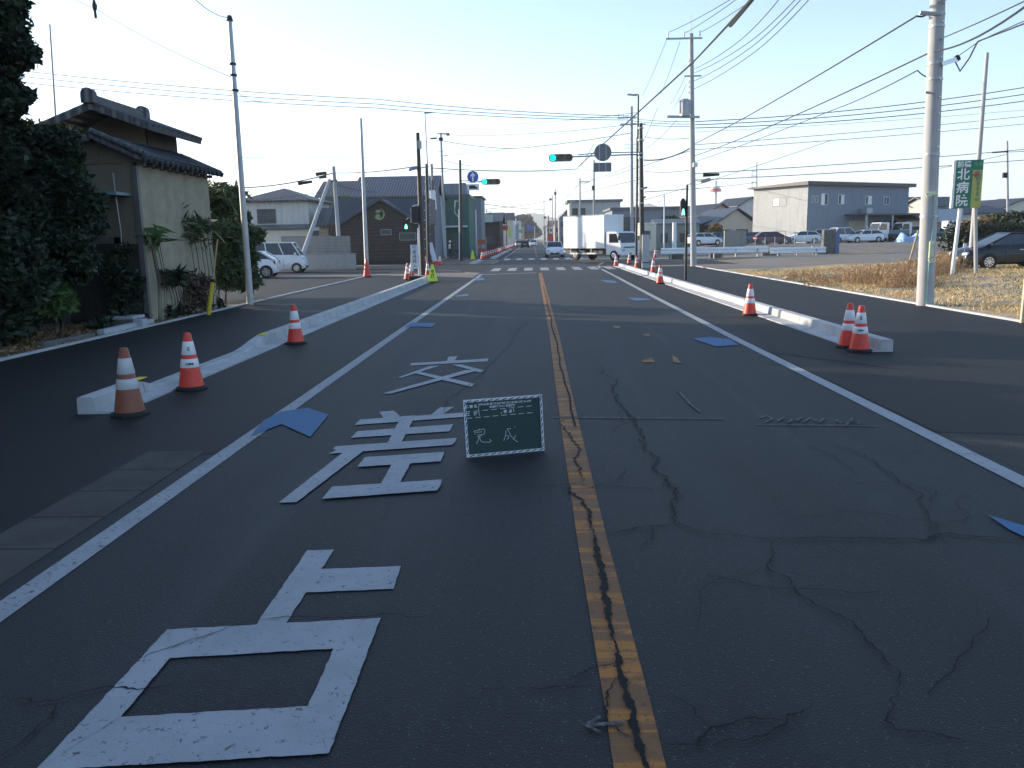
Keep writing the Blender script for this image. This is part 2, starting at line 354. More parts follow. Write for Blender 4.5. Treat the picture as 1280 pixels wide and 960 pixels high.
# concrete gutter slabs by the near left edge
b=MB(); y=-6
while y<7.05:
    b.box(-3.5,-2.98,y,y+.585,-.02,.014); y+=.6
struct('gutter_slabs',b,M_GUT)
# thin concrete border strips of both pavements
b=MB(); b.box(-8.88,-8.8,11.5,44.8,0,.05); struct('border_strip',b,M_CONC)
b=MB(); b.box(9.82,9.92,-6,51.5,0,.05); struct('border_strip',b,M_CONC)
# kerbs
def kerb(xi,sgn,y0,y1,hf,seg=1.0,name='kerb'):
    """xi: inner edge of apron (road side); sgn: direction away from road"""
    b=MB(); y=y0
    while y<y1-.05:
        ye=min(y+seg,y1); n=5; st=[]
        for k in range(n+1):
            yy=y+.009+(ye-y-.018)*k/n; h=hf(yy); 
            st.append([(xi,yy,-.02),(xi,yy,.03),(xi+sgn*.27,yy,.045),(xi+sgn*.285,yy,.045+max(.0,h-.045)*.93),(xi+sgn*.30,yy,max(.05,h)),(xi+sgn*.455,yy,max(.052,h)),(xi+sgn*.47,yy,max(.04,h-.015)),(xi+sgn*.475,yy,-.02)])
        V=[p for s_ in st for p in s_]; q=8
        F=[(k*q+i,k*q+(i+1)%q,(k+1)*q+(i+1)%q,(k+1)*q+i) for k in range(n) for i in range(q)]+[tuple(range(q)),tuple(range(n*q,n*q+q))[::-1]]
        b.add(V,F); y=ye
    return struct(name,b,M_CONC)
def sst(a,b_,t):
    t=min(1,max(0,(t-a)/(b_-a))); return t*t*(3-2*t)
kerb(-4.62,-1,8.9,39.9,lambda y:.2-.14*sst(9.9,10.6,y)+.14*sst(13.6,15.2,y),.6)
kerb(5.12,1,12.95,53,lambda y:.2+.0*y,2.0)
kerb(-4.4,-1,63.6,74.5,lambda y:.12,name='kerb'); kerb(3.9,1,84,150,lambda y:.15); kerb(-3.6,-1,79,150,lambda y:.15)
# yellow chalk marks on the kerb tops
M_YCH=mat('yellow_marking',(.75,.6,.03),.8,.1,9)
for x,y in((-4.98,10.1),(-5.0,15.1),(-5.0,22.5),(-5.0,34)): 
    o=MB().box(x-.05,x+.06,y-.16,y+.16,.2,.207).build('paint_mark',M_YCH); tag(o,kind='structure')
# ---- painted markings
class Z: z=.0085
def strip(pts,w_,name,m,z=None):
    """ribbon along points with width"""
    if z is None: Z.z+=.0004; z=Z.z
    b=MB(); pts=[Vector((p[0],p[1])) for p in pts]; L=[]
    for i,p in enumerate(pts):
        d=(pts[min(i+1,len(pts)-1)]-pts[max(0,i-1)]).normalized(); n=Vector((-d.y,d.x)); ww=w_[i] if isinstance(w_,list) else w_
        L.append((p+n*ww/2,p-n*ww/2))
    for a,c in zip(L,L[1:]): b.poly([(*a[0],z),(*a[1],z),(*c[1],z),(*c[0],z)])
    return struct(name,b,m)
strip([(-2.76,-8),(-2.77,20),(-2.75,44.5)],.16,'edge_line',M_WHITE2)
strip([(3.6,-8),(3.62,14),(3.72,26),(3.9,40),(4.0,49)],.16,'edge_line',M_WHITE)
_cl=[G(x,y) for x,y in((797,947),(785,885),(764.4,789),(739.6,672.5),(719.4,568),(703,480))]
strip([(.36,-8)]+[(p.x,p.y) for p in _cl]+[(.39,16),(.385,25),(.37,45)],.185,'centre_line',M_YEL)
strip([(.37,84),(.37,400)],.16,'centre_line',M_YEL)
strip([(-2.75,80),(-2.75,300)],.14,'edge_line',M_WHITE); strip([(3.5,80),(3.5,300)],.14,'edge_line',M_WHITE)
# turning guide dashes through the junction
for a,c in(((-2.9,44.5),(-3.9,48)),((-4.3,49.5),(-6.0,52.5)),((4.0,50.5),(4.3,55)),((4.5,57),(5.2,62)),((3.9,66),(3.2,72)),((-3.2,64),(-2.9,70))): strip([a,c],.15,'dashed_line',M_WHITE)
strip([G(600,343.8),G(670,341.2)],.35,'stop_line',M_WHITE)
strip([(-9,45.5),(-4.5,47.4),(-3.2,47.2)],.14,'stop_line',M_WHITE)
b=MB()
for i in range(8):
    x=-2.5+i*.98; b.poly([(x,48.6,.0135),(x+.5,48.6,.0135),(x+.5,53.2,.0135),(x,53.2,.0135)])
for i in range(7):
    x=-2.6+i*1.1; b.poly([(x,73,.0135),(x+.5,73,.0135),(x+.5,78.6,.0135),(x,78.6,.0135)])
struct('crosswalk',b,M_WHITE)
def ppoly(pxs,z): return [tuple(G(x,y,z)) for x,y in pxs]
def strokes(name,quads,cx,cy,s,m):
    z=.010; b=MB()
    for q in quads:
        g=[Vector(p) for p in ppoly([(cx+x/s,cy+y/s) for x,y in q],z)]; o=[]
        for p,r_ in zip(g,g[1:]+g[:1]):
            k=max(1,int((r_-p).length/.035)); o+=[p+(r_-p)*(i/k)+Vector((random.uniform(-1,1),random.uniform(-1,1),0))*(.003 if i else 0) for i in range(k)]
        b.poly([tuple(p) for p in o]); z+=.001
    return struct(name,b,m)
strokes('road_lettering',[[(878,292),(955,290),(815,503),(728,510)],[(905,346),(1145,337),(1125,402),(862,413)],
  [(478,518),(1088,485),(953,573),(485,600)],[(1088,485),(940,872),(880,737),(953,573)],[(940,872),(100,922),(345,768),(880,737)],[(100,922),(478,518),(485,600),(345,768)]],0,560,2.2857,M_WHITE)
strokes('road_lettering',[[(572,362),(650,355),(690,392),(600,400)],[(895,338),(970,335),(905,378),(835,388)],[(470,402),(1075,362),(1070,385),(440,432)],
 [(455,465),(968,427),(948,465),(420,500)],[(340,545),(985,500),(978,520),(960,538),(300,585),(345,565),(325,560)],[(690,385),(765,380),(690,525),(615,530)],[(400,562),(505,557),(130,843),(35,845)],
 [(495,603),(920,575),(900,625),(455,655)],[(640,640),(740,632),(685,735),(580,745)],[(320,760),(905,722),(900,750),(880,780),(268,825)]],340,430,4.2667,M_WHITE)
strokes('road_lettering',[[(740,102),(1155,77),(1150,92),(738,115)],[(940,68),(990,65),(965,100),(930,100)],[(840,118),(895,115),(690,180),(672,178)],
 [(960,110),(1005,108),(1130,140),(1110,152)],[(740,150),(790,148),(1080,212),(1060,228)],[(1035,138),(1095,141),(630,265),(595,262)]],340,430,4.2667,M_WHITE)
# survey chalk line and scribbles across the road
def pstrip(pts,w_,name,m): return strip([G(x,y) for x,y in pts],w_,name,m)
pstrip([(690,523),(800,524),(905,525)],.035,'chalk_line',M_FAINT); pstrip([(945,532),(1098,534)],.03,'chalk_line',M_FAINT)
pstrip([(850,492),(862,506),(875,516)],.03,'chalk_line',M_FAINT)
z=.016
for q in([(950,524),(958,521),(966,525),(958,529)],[(972,528),(980,523),(990,526),(985,530)],[(995,528),(1002,523)],[(1005,529),(1012,524),(1022,528)],[(1024,530),(1030,524)],
   [(1045,527),(1058,533),(1066,524),(1074,532),(1058,528),(1080,528)]): pstrip(q,.03,'chalk_writing',M_FAINT)
pstrip([(733,912),(778,908)],.022,'chalk_arrow',M_FAINT); pstrip([(750,900),(733,912),(750,920)],.018,'chalk_arrow',M_FAINT)
pstrip([(320,547),(346,547)],.02,'chalk_line',M_FAINT)
# small yellow worn marks on right lane
for q in([(802,450),(815,447),(819,453),(803,453)],[(840,444),(846,447),(852,454),(842,453)],[(803,417),(812,417),(813,420),(806,420)],[(766,407),(776,408),(775,410),(768,410)]):
    b=MB(); b.poly(ppoly(q,.0125)); struct('paint_mark',b,M_YEL)
# blue waterproof patches at edges
M_BT=M_BLUE
for q in([(313,545),(330,525),(352,514),(385,510),(411,518),(388,546),(352,530)],[(505,409),(515,403),(545,404),(540,409),(522,408)],[(568,370),(585,367),(586,370),(572,371)],[(865,423),(888,421),(912,424),(923,431),(895,433),(880,428)],
   [(1234,643),(1290,660),(1300,680),(1262,662)],[(783,372),(806,373),(815,375),(795,376)],[(750,350),(768,351),(772,354),(758,353)],[(593,348),(604,347),(606,350),(596,351)]):
    b=MB(); b.poly(ppoly(q,.0145)); struct('blue_patch',b,M_BT)
# ---- cracks
def crack(pts,w_,s=1.,ox=0,oy=0,rough=.18):
    pts=[G(ox+x/s,oy+y/s) for x,y in pts]; pts=[Vector((p.x,p.y)) for p in pts]
    for it in range(5):
        q=[pts[0]]
        for a,c in zip(pts,pts[1:]):
            d=c-a; L=d.length
            if L>.03: q.append((a+c)/2+Vector((-d.y,d.x))*random.uniform(-rough,rough)*(.4,.75,.95,.85,.7)[it])
            q.append(c)
        pts=q
    pts=[pts[0]]+[p+Vector((random.uniform(-.005,.005),random.uniform(-.005,.005))) for p in pts[1:-1]]+[pts[-1]]
    n=len(pts); ph=random.uniform(0,9)
    return strip(pts,[w_*.8*(1+.35*math.sin(i*.9+ph)+.25*math.sin(i*2.3+ph)+random.uniform(-.12,.12))*(min(1,.25+4*min(i,n-1-i)/n)) for i in range(n)],'crack',M_CRACK,z=.0175)
C6=dict(s=2,ox=640,oy=400); C7=dict(s=2.4,ox=640,oy=560); C5=dict(s=2.2857,ox=0,oy=560)
crack([(125,250),(150,300),(165,340),(170,380),(172,412)],.018,**C6)
crack([(175,115),(190,150),(215,165),(228,190),(235,230),(245,262)],.024,**C7)
crack([(245,262),(252,300),(262,350),(275,430),(290,520),(308,590)],.042,rough=.06,**C7)
crack([(308,590),(318,620),(325,690),(345,760),(365,805),(372,880),(400,950),(415,1010)],.034,rough=.08,**C7)
crack([(310,700),(290,740),(280,790),(290,840),(330,865),(360,880)],.012,**C7)
pts=[G(703,530),(.37+.03,18),(.36,26),(.38,36)]
strip([(p[0]+random.uniform(-.012,.012),p[1]) for p in [(.39+.01*math.sin(k),8+.8*k) for k in range(32)]],.022,'crack',M_CRACK,z=.0175)
crack([(225,90),(240,140),(265,190),(290,230),(310,270),(350,340),(375,390),(410,440),(430,520),(500,540),(640,555)],.018,**C6)
crack([(640,555),(760,550),(900,552),(1030,558),(1070,540),(1200,548),(1330,556)],.02,**C6,)
crack([(640,555),(650,600),(640,630),(690,650),(720,695),(760,720),(850,760),(880,800),(930,850),(970,890),(960,950)],.012,**C6)
crack([(230,540),(320,525),(355,520),(430,515)],.016,**C6); crack([(355,520),(350,555),(310,580)],.008,**C6); crack([(0,422),(150,415),(260,420),(370,432)],.010,**C6)
crack([(1070,540),(1040,490),(1020,450),(960,400),(900,350),(800,310)],.012,**C6); crack([(960,405),(1060,430),(1050,470)],.008,**C6); crack([(370,432),(385,405),(430,455)],.008,**C6)
crack([(150,415),(200,425),(270,400),(280,370)],.008,**C6); crack([(780,415),(960,412)],.006,**C6); crack([(0,128),(150,126),(230,130)],.012,**C6); crack([(900,335),(1080,335),(1280,345)],.008,**C6)
crack([(450,895),(560,905),(600,850),(720,820),(820,830)],.014,**C7); crack([(600,850),(570,830),(530,780),(470,750)],.006,**C7); crack([(590,910),(650,885),(700,890),(780,860),(900,780)],.012,**C7)
crack([(1140,760),(1120,830),(1160,860),(1400,900)],.010,**C7)
crack([(0,735),(170,730),(240,722)],.009,**C7); crack([(175,710),(180,700),(230,675),(310,655)],.009,**C7); crack([(-90,735),(-10,733)],.007,**C7)
crack([(0,725),(160,732),(250,705),(310,692),(400,700),(520,680)],.011,**C5); crack([(160,732),(160,760),(100,820),(0,905)],.010,**C5); crack([(400,610),(500,575),(590,545),(650,520),(730,500)],.007,**C5)
crack([(730,500),(820,490),(970,492),(1080,485),(1260,490)],.010,**C5)
crack([(300,505),(480,506),(590,503)],.010); crack([(550,520),(560,500),(640,430),(660,400)],.010,rough=.05)
crack([(935,640),(1000,650),(1050,640),(1160,655),(1200,690)],.006)
# fine secondary cracking
for k in range(26):
    x=random.uniform(.6,3.4); y=random.uniform(2.6,14); p=[(x,y)]; a=random.uniform(0,6.28)
    for j in range(7): a+=random.uniform(-.7,.7); x+=.13*math.cos(a); y+=.13*math.sin(a); p.append((x,y))
    if all(.5<q[0]<3.5 for q in p): strip(p,random.uniform(.003,.007),'crack',M_CRACK,z=.0172)
# ============================================================ BUILDINGS
def wallmat(name,col,rows=0,axis='v',rough=.8,var=.08,dark=.75):
    """siding: rows per metre of thin grooves"""
    def ex(t,b,rp,c):
        sp=t.nodes.new('ShaderNodeSeparateXYZ'); t.links.new(c.outputs['Object'],sp.inputs[0])
        if axis=='h': src=sp.outputs[2]
        else:
            a=t.nodes.new('ShaderNodeMath'); a.operation='ADD'; t.links.new(sp.outputs[0],a.inputs[0]); t.links.new(sp.outputs[1],a.inputs[1]); src=a.outputs[0]
        mu=t.nodes.new('ShaderNodeMath'); mu.operation='MULTIPLY'; t.links.new(src,mu.inputs[0]); mu.inputs[1].default_value=rows
        fr=t.nodes.new('ShaderNodeMath'); fr.operation='FRACT'; t.links.new(mu.outputs[0],fr.inputs[0])
        col_=mixcol(t,rp.outputs[0],tuple(x*dark for x in col),ramp(t,fr.outputs[0],.1,.03))
        st=noise(t,c,.8,4,(3,3,.4)); col_=mixcol(t,col_,tuple(x*.72 for x in col),ramp(t,st,.5,.75,0,.6))
        t.links.new(col_,b.inputs['Base Color'])
        bp=t.nodes.new('ShaderNodeBump'); bp.inputs['Distance'].default_value=.02; bp.inputs['Strength'].default_value=.6
        t.links.new(fr.outputs[0],bp.inputs['Height']); t.links.new(bp.outputs[0],b.inputs['Normal'])
    return mat(name,col,rough,var,3,extra=ex if rows else None,bump=0 if rows else .15)
def tilemat(name,col,rough=.45):
    def ex(t,b,rp,c):
        w1=t.nodes.new('ShaderNodeTexWave'); w1.inputs['Scale'].default_value=.55*2; w1.bands_direction='DIAGONAL' if False else 'X'; t.links.new(c.outputs['Object'],w1.inputs[0])
        w2=t.nodes.new('ShaderNodeTexWave'); w2.inputs['Scale'].default_value=1.1; w2.bands_direction='Y'; w2.wave_profile='SAW'; t.links.new(c.outputs['Object'],w2.inputs[0])
        a=t.nodes.new('ShaderNodeMath'); a.operation='ADD'; t.links.new(w1.outputs['Fac'],a.inputs[0]); t.links.new(w2.outputs['Fac'],a.inputs[1])
        t.links.new(mixcol(t,rp.outputs[0],tuple(x*.45 for x in col),ramp(t,a.outputs[0],.7,.2)),b.inputs['Base Color'])
        bp=t.nodes.new('ShaderNodeBump'); bp.inputs['Distance'].default_value=.06; bp.inputs['Strength'].default_value=.7
        t.links.new(a.outputs[0],bp.inputs['Height']); t.links.new(bp.outputs[0],b.inputs['Normal'])
    return mat(name,col,rough,.2,2,extra=ex)
M_TILE=tilemat('roof_tile_grey',(.06,.063,.07)); M_TILEB=tilemat('roof_tile_blue',(.07,.085,.11)); M_TILED=tilemat('roof_tile_dark',(.04,.045,.055)); M_TILEBR=tilemat('roof_tile_brown',(.10,.065,.05))
M_TILERED=tilemat('roof_tile_red',(.22,.08,.05)); M_MROOF=mat('metal_roof',(.11,.12,.14),.5,.15,2)
W_WH=wallmat('wall_white_siding',(.60,.59,.55),2,'v'); W_CR=wallmat('wall_cream',(.68,.63,.52),0); W_PINK=wallmat('wall_beige_pink',(.50,.37,.29),3,'h')
W_GRN=wallmat('wall_green',(.075,.17,.135),3,'h'); W_DKB=wallmat('wall_dark_brown',(.055,.042,.036),4,'h',dark=.4); W_GRY=wallmat('wall_grey_blue',(.22,.25,.29),4,'v',dark=.8)
W_LTG=wallmat('wall_light_grey',(.44,.45,.445),4,'v',dark=.85); W_OLD=wallmat('wall_old_corrugated',(.33,.29,.205),9,'v',dark=.65,var=.18); W_MUD=wallmat('wall_mud',(.19,.155,.11),.0); W_BOARD=wallmat('wall_charred_boards',(.055,.045,.037),6,'v',dark=.4)
W_BLK=wallmat('block_wall_grey',(.30,.29,.27),5,'h',dark=.6)
W_CONC=wallmat('wall_concrete',(.36,.36,.35),1,'h'); W_TAN=wallmat('wall_tan',(.38,.31,.23),3,'h')
def windows(t,face,w,d,specs,fm=None,gm=None,name='window'):
    fm=fm or M_FRAME; gm=gm or M_WIN
    for (u0,u1,z0,z1) in specs:
        f=MB(); g=MB(); e=.05
        def bx(m,a,b_,c,dd,o0,o1):
            if face=='F': m.box(a,b_,-o1,-o0,c,dd)
            elif face=='B': m.box(a,b_,d+o0,d+o1,c,dd)
            elif face=='R': m.box(w+o0,w+o1,a,b_,c,dd)
            else: m.box(-o1,-o0,a,b_,c,dd)
        bx(f,u0,u1,z0,z0+e,.003,.07); bx(f,u0,u1,z1-e,z1,.003,.07); bx(f,u0,u0+e,z0+e,z1-e,.003,.07); bx(f,u1-e,u1,z0+e,z1-e,.003,.07)
        if u1-u0>.9: bx(f,(u0+u1)/2-e/2,(u0+u1)/2+e/2,z0+e,z1-e,.003,.06)
        fo=f.build(name,fm,t,local=True); bx(g,u0+e,u1-e,z0+e,z1-e,.003,.02); g.build('pane',gm,fo,local=True)
def roofmesh(kind,w,d,z,h,o,th=.14,x0=0,y0=0):
    m=MB(); a,b_,c,e=x0-o,x0+w+o,y0-o,y0+d+o
    if kind=='flat': m.box(a,b_,c,e,z,z+h)
    elif kind=='gable_x':   # ridge runs along x
        my=(c+e)/2; m.prism_x([(c,z-th*.2),(my,z+h),(e,z-th*.2),(e,z-th*.2+th),(my,z+h+th),(c,z-th*.2+th)],a,b_)
    elif kind=='gable_y':
        mx=(a+b_)/2; m.prism_y([(a,z-th*.2),(mx,z+h),(b_,z-th*.2),(b_,z-th*.2+th),(mx,z+h+th),(a,z-th*.2+th)],c,e)
    elif kind=='hip':
        i=min(b_-a,e-c)/2
        if b_-a>=e-c: r=[(a+i,(c+e)/2),(b_-i,(c+e)/2)]
        else: r=[((a+b_)/2,c+i),((a+b_)/2,e-i)]
        B=[(a,c),(b_,c),(b_,e),(a,e)]
        v=[(x,y,z-.05) for x,y in B]+[(x,y,z+.08) for x,y in B]+[(x,y,z+h+.08) for x,y in r]
        f=[(0,3,2,1),(0,1,5,4),(1,2,6,5),(2,3,7,6),(3,0,4,7)]
        f+= [(4,5,9,8),(5,6,9),(6,7,8,9),(7,4,8)] if b_-a>=e-c else [(4,5,8),(5,6,9,8),(6,7,9),(7,4,8,9)]
        m.add(v,f)
    elif kind=='shed_y': m.prism_x([(c,z),(e,z+h),(e,z+h+th),(c,z+th)],a,b_)
    elif kind=='shed_x': m.prism_y([(a,z),(b_,z+h),(b_,z+h+th),(a,z+th)],c,e)
    return m
def wallmesh(kind,w,d,z,h):
    m=MB()
    if kind=='gable_x': m.prism_x([(0,0),(d,0),(d,z),(d/2,z+h*.97),(0,z)],0,w)
    elif kind=='gable_y': m.prism_y([(0,0),(w,0),(w,z),(w/2,z+h*.97),(0,z)],0,d)
    elif kind=='shed_y': m.prism_x([(0,0),(d,0),(d,z+h),(0,z)],0,w)
    elif kind=='shed_x': m.prism_y([(0,0),(w,0),(w,z+h),(0,z)],0,d)
    else: m.box(0,w,0,d,0,z)
    return m
def bld(name,label,cat,loc,rz,w,d,z,kind,h,wm,rm,o=.5,F=(),L=(),Rr=(),group=None,fm=None):
    t=thing(name,label,cat,loc,rz,group)
    wallmesh(kind,w,d,z,h).build('wall',wm,t,local=True)
    roofmesh(kind,w,d,z+.003,h,o).build('roof',rm,t,local=True)
    windows(t,'F',w,d,F,fm); windows(t,'L',w,d,L,fm); windows(t,'R',w,d,Rr,fm)
    return t
def at(px,Y,gzv=0.): # ground point under a pixel column at depth Y
    x=P(px,300,Y).x; return (x,Y,gzv)
# ---------------- old tiled storehouse on the left
t=thing('old_house','old two tiered storehouse with tiled roofs and corrugated side wall on the left','house',(-9.15,19.5,0))
b=MB(); b.box(-13.6,-9.15,19.5,23.8,0,3.86); b.build('wall',W_OLD,t)
MB().box(-13.5,-9.17,19.46,19.5,1.9,3.7).build('front_plaster',W_MUD,t)
MB().box(-13.5,-9.2,19.44,19.5,.05,1.88).build('front_boards',W_BOARD,t)
MB().box(-9.22,-9.1,19.40,19.52,0,3.75).build('corner_post',M_FRAME,t)
MB().box(-11.65,-9.95,21.9,23.7,3.6,4.8).build('upper_wall',W_MUD,t)
MB().prism_y([(-11.65,4.8),(-9.95,4.8),(-10.8,5.15)],21.92,23.68).build('gable_wall',W_MUD,t)
MB().box(-9.95,-9.90,21.9,23.7,4.3,4.85).build('upper_boards',W_BOARD,t)
ru=MB().prism_y([(-12.3,4.62),(-10.8,5.16),(-9.32,4.62),(-9.29,4.76),(-10.8,5.33),(-12.33,4.76)],20.9,23.95).build('upper_roof',M_TILE,t)
b=MB()
for i in range(11):
    y=20.95+i*.295; b.cyl((-10.8,y,5.33),(-9.27,y,4.76),.045,n=8); b.cyl((-10.8,y,5.33),(-12.35,y,4.76),.045,n=8)
b.build('roof_tile_rows',M_TILE,ru,smooth=True)
b=MB().box(-10.9,-10.7,20.9,23.7,5.32,5.46)
for y in(20.88,23.72): b.cyl((-10.8,y-.1,5.5),(-10.8,y+.1,5.5),.16,n=14); b.box(-10.95,-10.65,y-.12,y+.12,5.3,5.48)
for i in range(10): b.cyl((-10.8,20.95+i*.27,5.47),(-10.8,21.1+i*.27,5.47),.075,n=8)
b.build('ridge',M_TILE,ru,smooth=True)
rl=MB(); rl.prism_y([(-9.97,4.26),(-8.85,3.74),(-8.85,3.84),(-9.97,4.36)],19.1,24.1)
rl.prism_x([(19.15,4.20),(21.95,4.28),(21.95,4.38),(19.15,4.32)],-13.9,-9.99); rlo=rl.build('lower_roof',M_TILE,t)
MB().prism_y([(-9.15,3.725),(-9.97,3.725),(-9.97,4.24),(-9.3,3.93)],19.46,19.6).build('front_gable',W_MUD,t); MB().box(-13.5,-9.98,19.46,19.6,3.725,4.21).build('front_gable',W_MUD,t)
b=MB()
for i in range(17): y=19.2+i*.295; b.cyl((-9.93,y,4.35),(-8.8,y,3.84),.055,n=8); b.cyl((-8.83,y,3.80),(-8.76,y,3.77),.07,n=10)
for i in range(13): x=-13.8+i*.29; b.cyl((x,21.9,4.38),(x,19.12,4.32),.055,n=8)
b.cyl((-9.95,19.13,4.42),(-8.8,19.13,3.90),.075,n=8)
b.build('roof_tile_rows',M_TILE,rlo,smooth=True)
b=MB()
for i in range(10): b.box(-9.15,-8.9,19.4+i*.45,19.46+i*.45,3.66,3.74)
b.build('rafters',M_FRAME,t)
MB().box(-11.6,-9.3,18.75,19.46,2.98,3.05).build('door_awning',mat('awning_sheet',(.16,.24,.25),.6,.2,4),t)
dd=MB().box(-11.0,-9.75,19.38,19.44,.1,1.9).build('door',W_BOARD,t); MB().box(-10.35,-10.22,19.36,19.38,1.25,1.5).build('notice',M_WHP,dd)
b=MB(); b.box(-11.15,-11.0,19.34,19.46,0,2.05); b.box(-9.75,-9.6,19.34,19.46,0,2.05); b.box(-11.15,-9.6,19.34,19.46,1.9,2.05)
b.build('door_frame',M_FRAME,t)
b=MB(); b.tube([(-9.6,19.3,3.5),(-9.62,19.36,3.0),(-9.58,19.36,2.2),(-9.65,19.38,.3)],.015); b.build('drain_pipe',M_GALV,t)
# ---------------- houses behind left parking
c=at(306,76)
bld('house','two storey white house with grey tiled roof behind the leaning prop pole','house',(c[0],76,0),0,6.0,8,5.55,'hip',1.25,W_WH,M_TILE,.55,
    F=[(1.3,3.0,3.6,4.9)])
t=bpy.data.objects['house']; MB().prism_x([(-1.4,3.05),(0,3.35),(0,3.5),(-1.4,3.18)],-.4,6.6).build('awning_roof',M_MROOF,t,local=True); MB().box(0.2,6.3,-1.0,-.003,0,3.02).build('ground_floor_wall',W_CR,t,local=True)
MB().prism_x([(-1.3,2.9),(.6,3.6),(.6,3.66),(-1.3,2.96)],6.65,8.6).build('shed_roof',M_WHP,t,local=True)
# block walls
bb=MB(); a=at(368,56.5); c=at(441,55); bb.obox(((a[0]+c[0])/2,56,.55),((c[0]-a[0])/2,-.4,0),(0,.08,0),(0,0,.55)); t=thing('block_wall','low lit block wall with taller grey wall behind, under the prop pole','wall',(a[0],56,0)); bb.build('low_wall',W_CONC,t)
MB().box(at(352,57.5)[0],at(413,57.5)[0],57.4,57.6,0,2.3).build('tall_wall',W_BLK,t)
c=at(412,57.3); MB().box(c[0],at(437,57.3)[0],57.2,57.5,0,2.25).build('brown_wall',W_BLK,t)
# green house + small tiled ones
c=at(403,92); bld('house','green walled house with grey tiled roof behind the short utility pole','house',(c[0],92,0),0,5.2,8,6.6,'gable_x',1.9,W_GRN,M_TILE,.5,F=[(1.3,2.4,4.3,5.2)])
c=at(400,74); bld('house','low brown building with slate grey roof behind block wall','house',(c[0],74,0),0,4.2,6,3.2,'gable_x',1.6,W_TAN,M_TILE,.4,F=[(2.6,3.6,1.3,2.2)])
c=at(449,86); bld('house','large house with wide dark tiled roof rising behind the brown shop','house',(c[0],86,0),0,7.6,9,6.2,'gable_x',2.3,W_GRY,M_TILEB,.6,F=[(1,2.6,4,5.2),(5,6.6,4,5.2)])
# brown shop with crescent emblem
c=at(411,67); c2=at(531,67); wdt=c2[0]-c[0]
t=thing('shop','dark brown timber shop with pointed gable and crescent emblem at the crossing','shop',(c[0],67,0))
cx=P(478,300,67).x-c[0]
MB().box(0,wdt,0,7,0,3.25).build('wall',W_DKB,t,local=True)
MB().prism_y([(cx-3.1,3.25),(cx+2.7,3.25),(cx,4.95)],-.02,6.9).build('gable_wall',W_DKB,t,local=True)
M_GR=mat('charcoal_slate',(.045,.052,.065),.6,.15,2)
b=MB(); b.prism_y([(cx-3.4,3.1),(cx,5.0),(cx+3.1,3.05),(cx+3.1,3.2),(cx,5.18),(cx-3.4,3.26)],-.25,7); b.build('gable_roof',M_GR,t,local=True)
b=MB(); b.prism_x([(1,3.2),(3.5,5.3),(7.3,5.3),(7.3,3.2)],-.2,wdt+.1); b.build('main_roof',M_GR,t,local=True)
MB().box(-.05,wdt+.05,-.06,-.003,0,.32).build('plinth',M_BLACK,t,local=True)
# ribbed boards texture via real battens
b=MB(); 
M_BAT=mat('pale_batten',(.085,.07,.06),.8,.8,1.5)
for i in range(9):
    z_=.6+i*.28; MB().box(.15,wdt-.15,-.03,-.003,z_,z_+.045).build('trim_row',M_BAT,t,local=True)
M_EMB=mat('emblem_green',(.28,.36,.16),.6,.1,4)
ex=P(475,300,67).x-c[0]; b=MB(); n=20; pts=[]
for i in range(n+1):
    a=-2.6+i/n*3.9; pts.append((ex+.42*math.cos(a),.42*math.sin(a),.11*math.sin(math.pi*i/n)+.015))
for p,q in zip(pts,pts[1:]):
    a1=math.atan2(p[1],p[0]-ex); a2=math.atan2(q[1],q[0]-ex)
    b.add([(ex+(.42+s*pp[2]/2)*math.cos(aa),-.06,3.98+(.42+s*pp[2]/2)*math.sin(aa)) for pp,aa in((p,a1),(q,a2)) for s in(-1,1)],[(0,1,3,2)])
b.cyl((ex-.08,-.06,3.78),(ex-.08,-.05,3.78),.2,n=14); b.cyl((ex-.12,-.06,4.18),(ex-.12,-.05,4.18),.13,n=12); b.cyl((ex+.05,-.06,4.2),(ex+.05,-.05,4.2),.11,n=12)
b.build('emblem',M_EMB,t,local=True)
M_SG=mat('dark_sign_panel',(.06,.08,.07),.5,.2,3)
x=P(483,300,67).x-c[0]; s=MB().box(x-.4,x+.42,-.06,-.01,2.35,2.75).build('sign_panel',M_SG,t,local=True)
b=MB(); b.box(x-.42,x+.44,-.075,-.061,2.33,2.36); b.box(x-.42,x+.44,-.075,-.061,2.74,2.77); b.box(x-.42,x-.39,-.075,-.061,2.36,2.74); b.box(x+.41,x+.44,-.075,-.061,2.36,2.74); b.build('border',M_GALV,s,local=True)
x=P(510,300,67).x-c[0]; s=MB().box(x-.65,x+.65,-.06,-.01,1.9,2.45).build('sign_panel',M_SG,t,local=True)
b=MB(); b.box(x-.67,x+.67,-.075,-.061,1.88,1.91); b.box(x-.67,x+.67,-.075,-.061,2.44,2.47); b.box(x-.67,x-.64,-.075,-.061,1.91,2.44); b.box(x+.64,x+.67,-.075,-.061,1.91,2.44); b.build('border',M_GALV,s,local=True)
